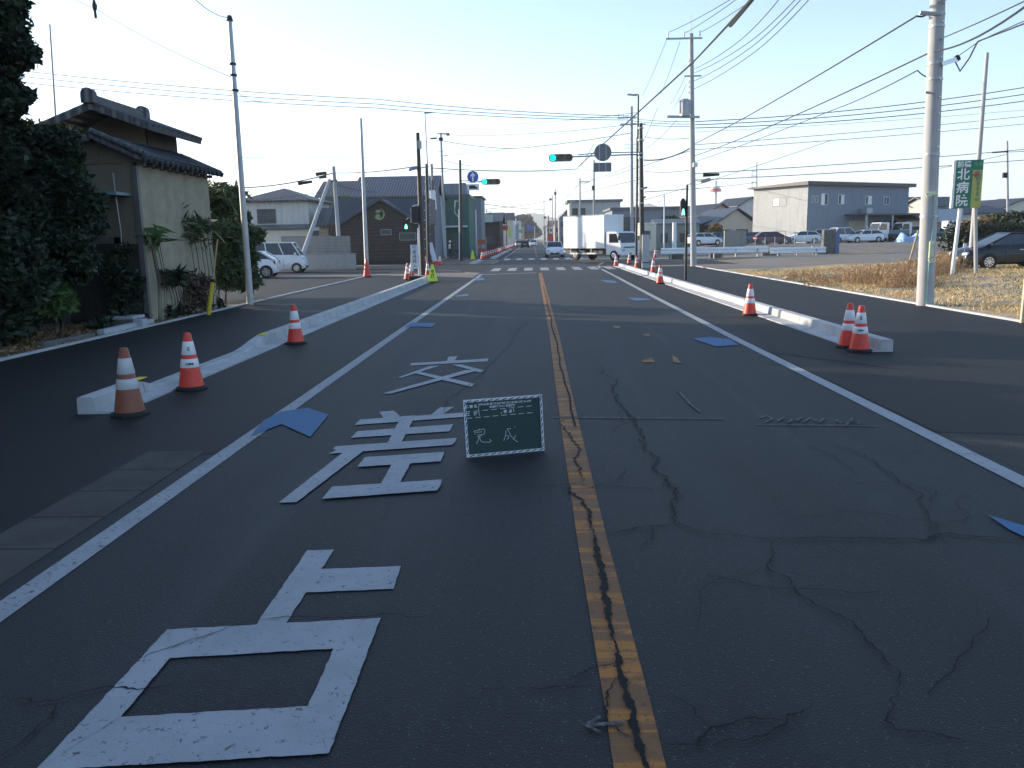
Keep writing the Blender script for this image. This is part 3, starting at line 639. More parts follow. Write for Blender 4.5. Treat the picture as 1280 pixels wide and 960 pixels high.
# green building by the far left corner
c=at(541,96); c2=at(587,96)
t=bld('corner_building','green walled two storey building with dark roof beyond the far left corner','building',(c[0],96,0),0,c2[0]-c[0],9,6.6,'flat',.3,W_GRN,M_MROOF,.15,F=[(.5,1.5,4.3,5.2)])
MB().box(.6,c2[0]-c[0]-.2,-1.2,-.01,3.25,3.42).build('canopy',M_WHP,t,local=True); MB().box(1.8,2.8,-.06,-.005,.1,2.2).build('door',M_FRAME,t,local=True)
MB().box(.1,c2[0]-c[0]-.4,1,7,6.905,8.2).build('upper_storey',W_GRY,t,local=True)
c=at(581,104); bld('house','dark blue grey house half hidden by the far left signal pole','house',(c[0],106,0),0,2.0,8,7,'flat',.2,W_GRY,M_TILED,.2)
c=at(586,125); bld('house','long low house with dark walls and shallow roof along the far left street','house',(c[0],125,0),0,4.6,14,4.3,'gable_x',1.4,W_BOARD,M_TILED,.5,F=[(.5,1.6,1.2,2.2),(2.6,3.8,1.2,2.2)])
far=[(601,165,4.2,5.5,'gable_y',1.4,W_TAN,M_TILEBR,'tan house with brown roof beside the pale road sign'),
(612,196,3.2,7.6,'flat',.3,W_CR,M_MROOF,'narrow cream shop block on the far left'),
(618,215,4.8,6.6,'gable_x',1.8,W_WH,M_TILED,'white house with black roof on the far left street'),
(628,262,4.0,7.2,'flat',.3,W_WH,M_MROOF,'white flat roofed block on the far left street'),
(633,310,4.5,7.0,'gable_y',1.8,W_GRY,M_TILEB,'grey gabled house far down the left side'),
(637,370,5,9.5,'flat',.4,W_CR,M_MROOF,'tall cream block far down the left side'),
(641,450,6,8,'gable_x',2,W_TAN,M_TILED,'tan house at the far end of the left side')]
for px,Y,w_,h_,k,rh,wm,rm,lab in far:
    c=at(px,Y); bld('house',lab,'house',(c[0],Y,0),0,w_,9,h_,k,rh,wm,rm,.4,F=[(.5,1.5,h_-2.2,h_-1.0),(1.9,2.8,h_-2.2,h_-1.0),(.6,2.6,.4,2.2)])
fr=[(712,150,9,8,'flat',.4,W_LTG,M_MROOF,'pale grey flat block behind the box truck'),
(693,235,4,5.6,'gable_y',1.6,W_TAN,M_TILEBR,'tan house beyond the white hatchback'),
(699,200,4,6.6,'gable_y',1.8,W_GRY,M_TILED,'grey house with black roof beyond the white hatchback'),
(686,330,5,6.5,'gable_x',2,W_CR,M_TILERED,'cream house with red roof far down the right side'),
(683,420,6,7.5,'flat',.4,W_WH,M_MROOF,'white flat block far down the right side'),
(680,520,6,7,'gable_x',2,W_TAN,M_TILED,'tan house at the far end of the right side')]
for px,Y,w_,h_,k,rh,wm,rm,lab in fr:
    c=at(px,Y); bld('house',lab,'house',(c[0],Y,0),0,w_,9,h_,k,rh,wm,rm,.4,F=[(.5,1.5,h_-2.2,h_-1.0),(1.9,2.8,h_-2.2,h_-1.0),(.6,2.6,.4,2.2)])
# right of truck
c=at(765,120); bld('warehouse','grey warehouse with dark eaves behind the signal pole','warehouse',(c[0],120,0),0,9.5,12,5.6,'flat',.35,W_GRY,M_MROOF,.3,F=[(1,4,2.6,4.6)])
c=at(738,190); bld('house','dark roofed house peeping above the truck box','house',(c[0],190,0),0,5,8,6,'gable_x',1.6,W_GRY,M_TILEB,.5,F=[(1,2,3.4,4.6)])
c=at(757,185); bld('house','low hipped house peeping above the truck box','house',(c[0],185,0),0,5.5,8,5.7,'hip',1.6,W_TAN,M_TILED,.5)
c=at(800,100); bld('shed','small cream hut behind the traffic cones on the right corner','shed',(c[0],100,0.1),0,1.9,2.5,3.2,'flat',.12,W_CR,M_WHP,.1,F=[(.5,1.2,1.4,2.4)])
c=at(820,108); bld('shed','grey green metal shed with lean roof behind the crash barrier','shed',(c[0],108,.2),0,5.5,5,3.1,'gable_x',.6,wallmat('wall_grey_green',(.20,.25,.23),4,'v'),M_MROOF,.2,F=[(.6,1.5,.8,2),(3,4.2,.8,2)])
c=at(832,150); bld('house','dark house with brown roof behind the grey green shed','house',(c[0],150,.6),0,6,8,4.6,'hip',1.5,W_TAN,M_TILEBR,.5)
c=at(868,122); bld('barn','weathered barn with black boarded front left of the tan gabled house','barn',(c[0],122,.7),0,5.5,6,2.3,'gable_y',1.0,W_BOARD,M_TILED,.3)
# gabled houses by grey building
c=at(879,135); bld('house','tan house with curved brown gable left of the grey workshop','house',(c[0],135,.7),R(22),6.4,9,4.1,'gable_y',1.9,W_PINK,M_TILED,.5)
c=at(893,120); bld('house','cream house with blue grey roof directly left of the grey workshop','house',(c[0],120,.7),R(16),6.6,8,2.5,'gable_y',2.3,W_CR,M_TILEB,.6,F=[(1.2,2.2,.5,1.9),(3.4,5.2,.5,1.9)])
c=at(922,150); bld('house','white gabled house peeping over the cream house','house',(c[0],150,.7),R(18),5,8,6.0,'gable_y',1.6,W_WH,M_TILED,.5)
# grey workshop
c=at(1008,105); t=thing('workshop','two storey grey metal workshop with pale left wall and canopy','workshop',(c[0],105,.7),R(31))
LW,RW=9.0,19.3
ax=MB().box(0,RW,0,LW,0,7.0); ax.build('wall',W_GRY,t,local=True)  # front face: its shade is put into the blue grey colour
MB().box(-.05,-.003,0.02,LW,0,7.0).build('side_wall',W_LTG,t,local=True)  # lighter than the front wall: its sunlight is put into the colour
MB().prism_x([(-.5,7.0),(LW+.5,7.01),(LW+.5,7.2),(-.5,7.45)],-.7,RW+.8).build('roof',mat('maroon_metal_roof',(.09,.065,.065),.5,.1,3),t,local=True)
windows(t,'L',RW,LW,[(3.4,5.6,4.6,5.7),(3.3,5.6,.15,1.5)],fm=M_FRAME)
windows(t,'F',RW,LW,[(.6,1.0,4.9,5.7),(1.3,1.7,4.9,5.7),(2.3,3.5,4.6,6),(5.4,6.5,4.7,5.9),(10.6,11.8,4.7,5.8),(14.2,15.3,4.7,5.7),(1.6,3.8,.2,1.6)],fm=M_WHP)
b=MB(); [b.box(u,u2,-.024,-.021,z_,z2) for u,u2,z_,z2 in((2.36,2.88,4.66,5.94),(5.98,6.44,4.76,5.84),(11.1,11.74,4.76,5.74))]; b.build('curtain',M_WHP,t,local=True)
MB().box(-.076,-.06,4.55,5.5,4.7,5.6).build('curtain',M_WHP,t,local=True)
MB().box(6.8,19.9,-3.2,-.01,3.3,3.5).build('canopy',M_MROOF,t,local=True)
b=MB(); [b.box(x,x+.2,-3.1,-2.9,0,3.3) for x in(7.0,12.0,19.5)]; b.build('canopy_posts',M_GALV,t,local=True)
MB().box(7.6,11.4,-.06,-.005,0,2.6).build('shutter',mat('shutter_beige',(.42,.38,.3),.6,.1,3),t,local=True); MB().box(12.4,17.5,-.06,-.005,0,2.6).build('open_bay',M_BLACK,t,local=True)  # black panel stands in for the shade inside the bay
MB().box(9.5,10.6,-1.2,-.2,3.51,4.2).build('air_conditioner',M_GALV,t,local=True)
# houses at far right
hs=[(1126,128,7,4.9,'gable_x',1.4,W_WH,M_TILED,'white two storey house with dark roof right of the workshop'),(1131,112,3.4,2.6,'gable_x',.9,W_CR,M_TILED,'small cream lean-to house in front of the white two storey house'),
(1147,130,4.6,4.8,'gable_y',1.5,W_WH,M_TILEB,'white house with blue gabled roof behind the thick concrete pole'),(1168,122,4.8,4.5,'gable_x',1.5,W_LTG,M_TILED,'grey house with dark balcony between thick pole and hospital sign'),
(1196,112,9,3.3,'hip',1.5,W_CR,M_TILED,'cream bungalow with dark hipped roof behind the hedge'),(1245,125,9,4.0,'gable_y',1.6,W_CR,M_TILED,'cream gabled house at far right behind the hedge'),(1268,150,9,5.2,'gable_x',1.3,W_CR,M_TILERED,'red roofed house at the far right edge')]
for px,Y,w_,h_,k,rh,wm,rm,lab in hs:
    c=at(px,Y); bld('house',lab,'house',(c[0],Y,.7),R(14),w_,8,h_,k,rh,wm,rm,.5,F=[(.5,1.6,h_-1.9,h_-.8),(w_-1.8,w_-.7,h_-1.9,h_-.8)])
c=at(1171,110); b=MB().box(c[0],c[0]+3.1,110,111,3.0,4.6); t=thing('balcony_house','pale blue balcony block in front of the grey house','building',(c[0],110,.7)); b.build('balcony',mat('pale_blue_panel',(.42,.48,.56),.6,.05,3),t)
MB().box(c[0]+.1,c[0]+3.0,110.6,114,.7,2.99).build('wall',W_TAN,t)
# masts: distant red white tower
t=thing('chimney_tower','distant red and white banded tower above the tan house','tower',(P(893,300,700).x,700,0))
X=P(893,300,700).x; zt=P(893,226,700).z; zr=P(893,238,700).z; MB().cyl((X,700,0),(X,700,zt),1.6,1.2,n=12).build('shaft',M_WHP,t)
M_RED=mat('red_paint',(.55,.05,.04),.5,.1,3); MB().cyl((X,700,zr-1),(X,700,zr+1.3),4.6,4.2,n=20).build('red_deck',M_RED,t); MB().cyl((X,700,zt-6),(X,700,zt-4.5),3.5,3.3,n=20).build('top_deck',M_WHP,t)
# unseen houses and shed, added off-frame on the left to throw the long shade
bld('house','plain two storey house just left of the camera','house',(-17.5,-3.,0),0,7.5,10,6.2,'gable_y',1.6,W_WH,M_TILE,.5)
bld('house','plain two storey house further behind the camera on the left','house',(-18,-22.,0),0,8,14,6.4,'gable_y',1.6,W_WH,M_TILE,.5)
bld('house','plain two storey house just outside the left edge of the view','house',(-19.5,1.5,0),0,8.2,9.8,6.6,'gable_y',1.8,W_CR,M_TILE,.5)
bld('shed','dark boarded shed hidden behind the left edge evergreens','shed',(-20.5,12.1,0),0,7.5,7.2,4.3,'gable_y',1.2,W_BOARD,M_TILED,.3)
# ============================================================ VEGETATION
def tree(name,label,base,h,clumps,lm,size,trunk_r=.15,aspect=2.2,droop=0,group=None,limbs=None):
    t=thing(name,label,'tree',base,group=group); b=MB(); bx,by,bz=base
    b.tube([(bx,by,bz-.1),(bx+.1,by,bz+h*.3),(bx-.05,by+.1,bz+h*.62)],[trunk_r*1.2,trunk_r,trunk_r*.6],8)
    for c,r,n in clumps[:14]:
        z0=bz+h*random.uniform(.2,.5); b.tube([(bx,by,z0),((bx+c[0])/2,(by+c[1])/2,(z0+c[2])/2+.15),c],[trunk_r*.5,trunk_r*.3,.02],5)
    b.build('trunk',M_BARK,t,smooth=True)
    V,F=leaves(clumps,size,aspect,droop); fastmesh('crown',V,F,lm,t); return t
def blobclumps(c,r,k,n,cr,seed=0):
    rg=np.random.default_rng(seed); o=[]
    for i in range(k):
        d=rg.normal(size=3); d/=np.linalg.norm(d); d*=rg.random()**.4
        rr=cr*(.6+.8*rg.random()); o.append(((c[0]+d[0]*r[0],c[1]+d[1]*r[1],c[2]+d[2]*r[2]),(rr,rr,rr*.75),n))
    return o
tree('evergreen_tree','tall dark evergreen tree overhanging the top left corner',(-11.2,15.0,0),9,blobclumps((-10.9,15.2,7.0),(1.9,1.8,2.9),75,1200,.6,1)+blobclumps((-9.5,14.9,5.9),(.8,1.0,1.8),42,480,.3,2)+blobclumps((-9.15,14.6,6.4),(.45,.7,1.1),14,160,.24,33)+blobclumps((-9.3,14.6,4.6),(.4,.6,.7),9,140,.22,34)+blobclumps((-9.9,15.2,4.1),(.8,1.0,1.0),30,420,.34,12),M_LEAF,.078,.2)
tree('evergreen_tree','dense lower evergreen with dull green leaves in front of the old house',(-10.3,16.6,0),4.0,blobclumps((-10.4,16.6,2.7),(1.4,1.1,1.5),75,900,.42,3)+blobclumps((-9.4,16.9,2.3),(.4,.6,1.2),20,560,.3,13)+blobclumps((-9.9,17.0,3.75),(.75,.7,.45),20,560,.3,14),M_LEAF,.066,.12)
tree('evergreen_shrub','dark leafy shrub growing against the left pavement edge',(-9.7,14.6,0),2.6,blobclumps((-9.9,14.8,1.35),(.8,1.0,1.2),44,460,.36,4),M_LEAF,.075,.07)
tree('leafy_shrub','bright green bamboo like shrub beside the concrete blocks',(-9.35,16.0,0),1.5,blobclumps((-9.3,16.0,1.0),(.25,.35,.45),9,150,.22,5),M_LEAFY,.075,.04,4.5,.5)
tree('bamboo_clump','tall bamboo clump behind the slim steel pole',(-10.0,28.8,0),3.6,blobclumps((-9.9,27.4,1.7),(.6,1.9,1.5),80,270,.3,6)+blobclumps((-10.2,25.9,1.9),(.5,1.5,1.5),40,300,.33,16)+blobclumps((-9.8,27.2,3.35),(.45,1.3,.45),22,40,.25,7),M_LEAF2,.08,.06,4.0,.5)
tree('bamboo_clump','bamboo shoots pushing out past the far corner of the old house',(-9.35,24.9,0),2.6,blobclumps((-9.4,25.2,1.4),(.25,.8,1.2),18,220,.28,8),M_LEAF2,.08,.03,4.5,.6)
# unseen tree added outside the frame on the left to cast shade
for i,(x,y,hh) in enumerate([(-12.4,12.2,7.8)]):
    tree('evergreen_tree',['broad evergreen just outside the left edge of the view','second evergreen outside the left edge, nearer the camera','third evergreen outside the left edge, beside the camera'][i],(x,y,0),hh,blobclumps((x,y,hh*.55),(1.6,2.5,hh*.46),60,240,1.0,20+i),M_LEAF,.3,.2)
# climbers and ferns at the wall
for lab,c,r,k,n,m_,s,a_ in [('thin bamboo twigs spreading over the corrugated wall',(-9.0,22.7,2.25),(.07,1.1,.6),22,6,M_LEAF2,.085,5),
  ('drooping fern at the wall corner',(-8.98,19.8,2.05),(.1,.25,.06),3,7,M_LEAFY,.12,5),('dark fern tuft low on the corrugated wall',(-8.95,20.6,1.05),(.1,.45,.15),6,8,M_LEAF,.12,5),
  ('reddish dry bush at the foot of the corrugated wall',(-8.98,21.9,.65),(.1,1.1,.6),26,22,mat('bush_brown',(.09,.06,.04),.9,.4,4),.06,4),('tangled vine over the dark doorway',(-9.55,19.15,1.1),(.4,.2,.95),30,60,M_LEAF,.05,3)]:
    t=thing('wall_plant',lab,'plant',(c[0],c[1],0)); V,F=leaves(blobclumps(c,r,k,n,.26,int(n+k)),s,a_,.3); fastmesh('leaves',V,F,m_,t)
    b=MB(); 
    for i in range(6): y=c[1]+random.uniform(-r[1],r[1]); b.tube([(c[0],y,0),(c[0]+.02,y+.1,c[2]*.5),(c[0],y-.1,c[2]+r[2]*.6)],.009,5)
    b.build('stems',M_BARK,t)
# leaf litter strip
n=9000; V,F=leaves([((-9.9,18.5,.03),(1.1,7.5,.05),n)],.06,1.6); tag(fastmesh('leaf_litter',V,F,M_DRYL),'brown fallen leaves and soil along the left pavement','leaf litter',kind='stuff')
V,F=leaves(blobclumps((-9.6,21.8,.15),(.5,4,.12),40,60,.25,99),.08,3.5,.0); tag(fastmesh('weeds',V,F,M_LEAF),'low weeds at the foot of the old house wall','weeds',kind='stuff')
# hedge & trees far right
c=G(1215,330); c0=at(1199,62); tt=thing('hedge','dark clipped hedge behind the black car','hedge',(33,62,0)); V,F=leaves([((x,62+random.uniform(-.6,.6),1.25),(1.0,1.0,1.3),500) for x in np.arange(P(1192,300,62).x,48,.55)],.16,1.6); fastmesh('foliage',V,F,M_LEAF,tt)
b=MB(); [b.cyl((x,62,0),(x,62,1.6),.05,n=6) for x in range(33,48,2)]; b.build('stems',M_BARK,tt)
for i,(px,Y,h_,r_,lab) in enumerate([(1245,75,3.2,1.5,'round bush with yellowing leaves above the hedge'),(1268,72,3.4,1.6,'green bush above the hedge at the right edge'),(1222,73,2.9,1.1,'small brownish bush above the left end of the hedge'),(897,112,3.3,1.3,'bare brown shrub left of the cream gabled house'),(838,112,4.6,1.3,'dark round tree behind the crash barrier')]):
    c=at(px,Y,.3); tree('bush',lab,c,h_,blobclumps((c[0],Y,h_*.6),(r_,r_,h_*.38),22,130,.55,60+i),[M_LEAF2,M_LEAF,M_DRYL,M_DRYL,M_LEAF][i],.22,.08,1.8)
c=at(651,520); tree('street_tree','big dark rounded tree at the far end of the street',c,13,blobclumps((c[0],520,9),(9.5,5,7),60,120,2.6,70),M_LEAF,1.2,.6,1.5)
c=at(664,640); tree('street_tree','paler tree right of the far road sign',c,13,blobclumps((c[0],640,8),(7,5,6),40,100,2.6,71),M_LEAF,1.3,.6,1.5)
for px in(640,): c=at(px,600); tree('street_tree','small far tree left of the street end',c,8,blobclumps((c[0],600,6),(7,4,4),30,90,2.4,72),M_LEAF,1.3,.5,1.5)
# dry grass field on the right
def exl(t,b_,rp,c):
    n=noise(t,c,1.1,7,rough=.7); n2=noise(t,c,.35,4); col=mixcol(t,rp.outputs[0],(.24,.215,.18),ramp(t,n,.5,.62)); col=mixcol(t,col,(.20,.19,.16),ramp(t,n2,.5,.6,0,.8)); t.links.new(col,b_.inputs['Base Color'])
m_=MB(); xs=[9.93,11,12,13,14,15,16,17,18,20,22,24,30,45]; ys=[8,10,12,14,16,20,30,40,46]; n_=len(xs); m_.add([(x,y,gz(x,y)+.012) for y in ys for x in xs],[(j*n_+i,j*n_+i+1,(j+1)*n_+i+1,(j+1)*n_+i) for j in range(len(ys)-1) for i in range(n_-1)])
struct('vacant_lot_soil',m_,mat('straw_litter',(.46,.34,.19),.95,.3,6,bump=.8,bscale=35,extra=exl))
def grassblades(n,fx,h0,h1,wd):
    p=fx(n); n=len(p); a=RNG.random(n)*6.283; h_=h0+(h1-h0)*RNG.random(n)**1.5; l=h_*RNG.random(n)*1.8; b_=RNG.random(n)*6.283
    dx=np.stack([np.cos(a)*wd/2,np.sin(a)*wd/2,0*a],1); tip=p+np.stack([np.cos(b_)*l,np.sin(b_)*l,h_],1)
    V=np.stack([p-dx,p+dx,tip],1).reshape(-1,3); F=np.arange(3*n).reshape(-1,3); return V,F
def clumped(n,x0,x1,y0,y1,k,sig,cond=None):
    c=np.stack([RNG.random(k)*(x1-x0)+x0,RNG.random(k)*(y1-y0)+y0],1); i=RNG.integers(0,k,n); q=c[i]+RNG.normal(size=(n,2))*sig
    q=q[(q[:,0]>x0)&(q[:,0]<x1)&(q[:,1]>y0)&(q[:,1]<y1)]
    if cond is not None: q=q[cond(q)]
    return np.concatenate([q,np.array([[gz(x,y)] for x,y in q])],1)
V,F=grassblades(90000,lambda n:clumped(n,10.1,34,14,44,600,.5),.02,.13,.035)
tag(fastmesh('dry_grass',V,F,M_STRAW),'pale dry grass covering the vacant lot beside the right pavement','dry grass',kind='stuff')
V,F=grassblades(26000,lambda n:clumped(n,10.1,34,14,44,200,.8),.02,.10,.04)
tag(fastmesh('green_grass',V,F,M_LEAF2),'sparse green and brown blades among the dry grass','grass',kind='stuff')
M_WEED=leafmat('brown_weed',(.24,.14,.07),(.50,.34,.19))
def weedpatch(n,pa,pb,Ya,Yb,h0,h1,k,name,label):
    cen=[]
    for i in range(k): Y=random.uniform(Ya,Yb); cen.append((P(random.uniform(pa,pb),300,Y).x,Y))
    cen=np.array(cen)
    def fx(n):
        q=cen[RNG.integers(0,k,n)]+RNG.normal(size=(n,2))*.3; q=q[q[:,0]>10.3]; return np.concatenate([q,np.array([[gz(x,y)] for x,y in q])],1)
    V,F=grassblades(n,fx,h0,h1,.02)
    W=[((x,y,gz(x,y)+h1*.45),(.4,.4,h1*.42),45) for x,y in cen]; V2,F2=leaves(W,.03,7,-.6)
    tag(fastmesh(name,V,F,M_WEED),label,'weeds',kind='stuff'); tag(fastmesh(name,V2,F2,M_WEED),label+', loose twigs','weeds',kind='stuff')
weedpatch(6000,1062,1168,28,36,.12,.75,36,'dry_weeds','tall brown dry weeds left of the thick pole')
weedpatch(3000,1168,1195,33,42,.2,.8,22,'dry_weeds','tall brown dry weeds between thick pole and hospital sign')
weedpatch(1200,985,1060,28,40,.05,.25,14,'dry_weeds','low brown weeds at the left end of the vacant lot')
# hills
def hill(name,pts,D,m_):
    b=MB(); V=[]; n=len(pts)
    for px,py in pts: q=P(px,py,D); V.append((q.x,D,max(q.z,1)))
    front=[(x*.93,D*.86,-2) for x,y,z in V]; back=[(x,D*1.15,-2) for x,y,z in V]; mid=[(x*.97+random.uniform(-8,8),D*.94,z*random.uniform(.5,.62)) for x,y,z in V]
    V2=front+mid+V+back; F=[(j*n+i,j*n+i+1,(j+1)*n+i+1,(j+1)*n+i) for j in range(3) for i in range(n-1)]
    b.add(V2,F); return struct(name,b,m_,smooth=True)
M_HILL=mat('hill_forest',(.06,.08,.06),.95,.3,.004)
hill('hills',[(-50,300),(60,296),(200,293),(330,292),(450,290),(560,287),(600,282),(625,276),(640,271),(655,267),(668,266),(680,269),(700,274),(722,280),(745,277),(765,266),(775,262),(790,258),(812,254),(830,262),(850,270),(880,277),(940,275),(1010,271),(1100,266),(1160,262),(1200,258),(1235,253),(1255,251),(1280,256),(1340,262)],3200,M_HILL)

# air: thin even haze over the whole place
hb=MB().box(-3950,3950,-3050,3950,-1.2,230); ho=hb.build('haze',None or M_WHITE); ho.data.materials.clear()
hm=bpy.data.materials.new('haze_air'); hm.use_nodes=True; ht=hm.node_tree; ht.nodes.remove(ht.nodes['Principled BSDF']); vo=ht.nodes.new('ShaderNodeVolumePrincipled'); vo.inputs['Color'].default_value=(.93,.96,1,1); vo.inputs['Density'].default_value=HAZE; vo.inputs['Anisotropy'].default_value=.3
ht.links.new(vo.outputs[0],[n for n in ht.nodes if n.type=='OUTPUT_MATERIAL'][0].inputs['Volume']); ho.data.materials.append(hm); tag(ho,'thin pale winter haze over the street','haze',kind='stuff')
# ============================================================ CONES
def conemats(k,col,refl):
    return mat('cone_'+k,col,.45,.14,6,bump=.05),mat('cone_band_'+k,refl,.35,.06,8)
def make_cone(k,col,refl,label,loc,emb=False,group='traffic cones along the kerbs',s=1.0):
    mo,mr=conemats(k,col,refl); t=thing('traffic_cone',label,'traffic cone',loc,random.uniform(0,.6),group)
    rb,rt_,H=.155*s,.042*s,.72*s
    rr=lambda z: rb+(rt_-rb)*(z-.03)/(H-.03)
    MB().lathe([(rb,.035),(rr(.3*H),.3*H),(rr(H*.97),H*.97),(rt_*.8,H),(.0,H)],n=28).build('cone_body',mo,t,local=True,smooth=True)
    b=MB(); b.prism([(.2*math.cos(a)*s*1.02,.2*math.sin(a)*s*1.02) for a in [math.pi/8+i*math.pi/4 for i in range(8)]],0.0,.032); b.lathe([(rb*1.09,.032),(rb*1.03,.05)],n=20); b.build('base',M_RUB,t,local=True,bevel=.006)
    for a,c in((.40,.55),(.62,.85)): MB().lathe([(rr(a*H)+.002,a*H),(rr(a*H)+.004,a*H+.004),(rr(c*H)+.004,c*H-.004),(rr(c*H)+.002,c*H)],n=28).build('reflective_band',mr,t,local=True,smooth=True)
    return t
OR=(.72,.055,.03); RF=(.74,.75,.77)
def gpos(px,py,d=.16,z=0):
    g=G(px,py,z); v=Vector((g.x,g.y,0)).normalized()*d; return (g.x+v.x,g.y+v.y,z)
make_cone('old',(.24,.07,.035),(.5,.51,.53),'faded brownish orange cone at the near end of the left kerb',gpos(163,522,z=.008),s=1.04)
c2=make_cone('red',OR,RF,'bright orange cone standing by the lowered stretch of the left kerb',gpos(240,489,z=.008),s=1.02)
def emblem(t,z,txt,s_=.05,col=None):
    x,y,_=t.location; d=Vector((x,y,0)).normalized(); r_=Vector((d.y,-d.x,0)); rad=.155+(.042-.155)*(z-.03)/.69+.012
    o=Vector((x,y,t.location.z))-d*rad+Vector((0,0,z)); text(txt,s_,col or M_BLACK,t,face_M(o,r_,(0,0,1)),'mark',bold=.002)
M_EMG=mat('emblem_dark_green',(.05,.12,.09),.5,.1,3)
emblem(c2,.53,'S',.07,M_EMG); emblem(c2,.34,'工事中',.032)
def cone(px,py,label,z=.008,group=None):
    p=gpos(px,py,z=z); return copy_thing(c2b,p,random.uniform(0,.7),label,group or c2b['group'])
c2b=make_cone('red',OR,RF,'bright orange cone against the raised left kerb, third from the camera',gpos(370,431,z=.008))
cone(937,395,'single orange cone by a kerb joint on the right side')
cone(1060,436,'rear cone of the touching pair by the near end of the right kerb',z=.012)
c=make_cone('red',OR,RF,'front cone of the touching pair by the near end of the right kerb',gpos(1074,441,z=.012)); emblem(c,.53,'S',.07,M_BLACK); emblem(c,.34,'工事中',.032)
cone(825,355,'orange cone on the road side of the right kerb just before the dark signal pole')
cone(816.5,341,'orange cone on the right pavement behind the kerb, leaning over a smaller one',)
cone(796,335,'orange cone in front of the right signal pole base'); cone(786.5,330,'orange cone by the truck front wheel on the right corner'); cone(770,333,'orange cone at the tip of the right kerb nearest the truck')
cone(819,322,'orange cone on the far corner left of the crash barrier'); cone(982,319,'orange cone standing before the crash barrier joint',group='cones by the barrier'); cone(862,320,'orange cone half hidden behind the transformer pole',group='cones by the barrier')
cone(1015,316,'short orange cone near the right end of the crash barrier',group='cones by the barrier'); cone(833,318,'orange cone under the left end of the crash barrier',group='cones by the barrier')
make_cone('plain',(.62,.05,.04),(.60,.07,.06),'plain red cone at the foot of the slim pole ending the left pavement',gpos(459,346.5,z=.008),s=1.3)
cone(509.5,350,'orange cone left of the white lettered signboard'); cone(514.5,346,'orange cone tucked behind the white lettered signboard')
cone(535,345,'orange cone behind the yellow notice cone'); cone(550,331,'orange cone on the left kerb corner across the side street'); cone(541,329,'orange cone under the leaning striped banner'); cone(532,331,'orange cone behind the dark signal pole on the left')
# cone bars (white tubes) near the left corner
t=thing('cone_bar','thin white bar leaning on the orange cone by the signboard','bar',G(506,350)); a=G(505.5,350); b_=P(509,329,a.y); MB().cyl(a,b_,.035,n=8).build('bar',M_WHP,t)
# far-left row
for i in range(24):
    f=i/23.; Y=78+ (210-78)*f**1.25; x=-4.75+.35*f
    copy_thing(c2b,(x,Y,.01),0,'red and white cones in the long row lining the far left kerb','row of cones on the far left kerb')
    if i%2==0 and i<16:
        pass
M_REDP=mat('barrier_red',(.6,.05,.04),.5,.1,3)
for k,(Y0,Y1) in enumerate([(84,100),(101,125),(126,160)]):
    t=thing('cone_bar_row',['nearest red bars linking the far left cones','middle red bars linking the far left cones','farthest red bars linking the far left cones'][k],'barrier',(-4.9,Y0,0)); b=MB(); b.cyl((-4.95,Y0,.5),(-4.8,Y1,.5),.05,n=6); b.build('bar',M_REDP,t)
t=thing('barrier','orange mesh work barrier standing beside the far left cones','barrier',(P(603,320,88).x,88,0)); x=P(602,320,88).x
b=MB(); M_ORN=mat('barrier_orange',(.40,.11,.06),.6,.2,3); b.box(x-.4,x+.4,88,88.05,1.3,1.8); b.box(x-.4,x+.45,88,88.05,.5,.9); b.build('board',M_ORN,t); b=MB(); b.cyl((x-.5,88.02,0),(x-.5,88.02,2.1),.03,n=6); b.cyl((x+.5,88.02,0),(x+.5,88.02,2.1),.03,n=6); b.build('posts',M_GALV,t)
# yellow pyramidal notice cones
M_LIME=mat('lime_yellow',(.72,.85,.05),.5,.05,4); M_INK=mat('ink_black',(.02,.02,.025),.6,.1,3)
def notice(px,py,label,h=.75,txt=None):
    p=gpos(px,py,.2,.01); d=Vector((p[0],p[1],0)).normalized(); rz=math.atan2(d.y,d.x)-math.pi/2
    t=thing('notice_cone',label,'notice cone',p,rz); a,tp=.23,.05
    v=[(-a,-a,.03),(a,-a,.03),(a,a,.03),(-a,a,.03),(-tp,-tp,h),(tp,-tp,h),(tp,tp,h),(-tp,tp,h)]
    MB().add(v,[(0,3,2,1),(4,5,6,7),(0,1,5,4),(1,2,6,5),(2,3,7,6),(3,0,4,7)]).build('body',M_LIME,t,local=True); MB().box(-.26,.26,-.26,.26,0,.03).build('base',M_RUB,t,local=True)
    if txt:
        M=WM[t.name]; n=Vector((0,-(h-.03),(-tp+a))).normalized(); upv=Vector((0,a-tp,h-.03)).normalized()
        text(txt,.15,M_INK,t,M@face_M(Vector((0,-(.23+.05)/2,(h+.03)/2-.04))+Vector((0,-.018,.004)),(1,0,0),upv),'lettering',bold=.004,spacing=.85)
    return t
notice(541,352.5,'lime yellow pyramid notice with black writing at the left kerb tip',.76,'出\n入\n口'); notice(591,324.5,'lime yellow pyramid notice at the start of the far left cone row',.85)
# ============================================================ POLES
def shaft(t,a,b_,r0_,r1_,m_,name='shaft',n=14): return MB().cyl(a,b_,r0_,r1_,n=n).build(name,m_,t,smooth=True)
def pole(name,label,cat,bpx,tpx,r0_,r1_,m_,group=None,Y=None,z=0):
    a=G(*bpx,z) if Y is None else P(bpx[0],bpx[1],Y)
    a=Vector((a.x,a.y,z)); b_=P(*tpx,a.y); t=thing(name,label,cat,a,0,group); shaft(t,a-Vector((0,0,.02)),b_,r0_,r1_,m_); return t,a,b_
def on(px,py,a): return P(px,py,a.y)
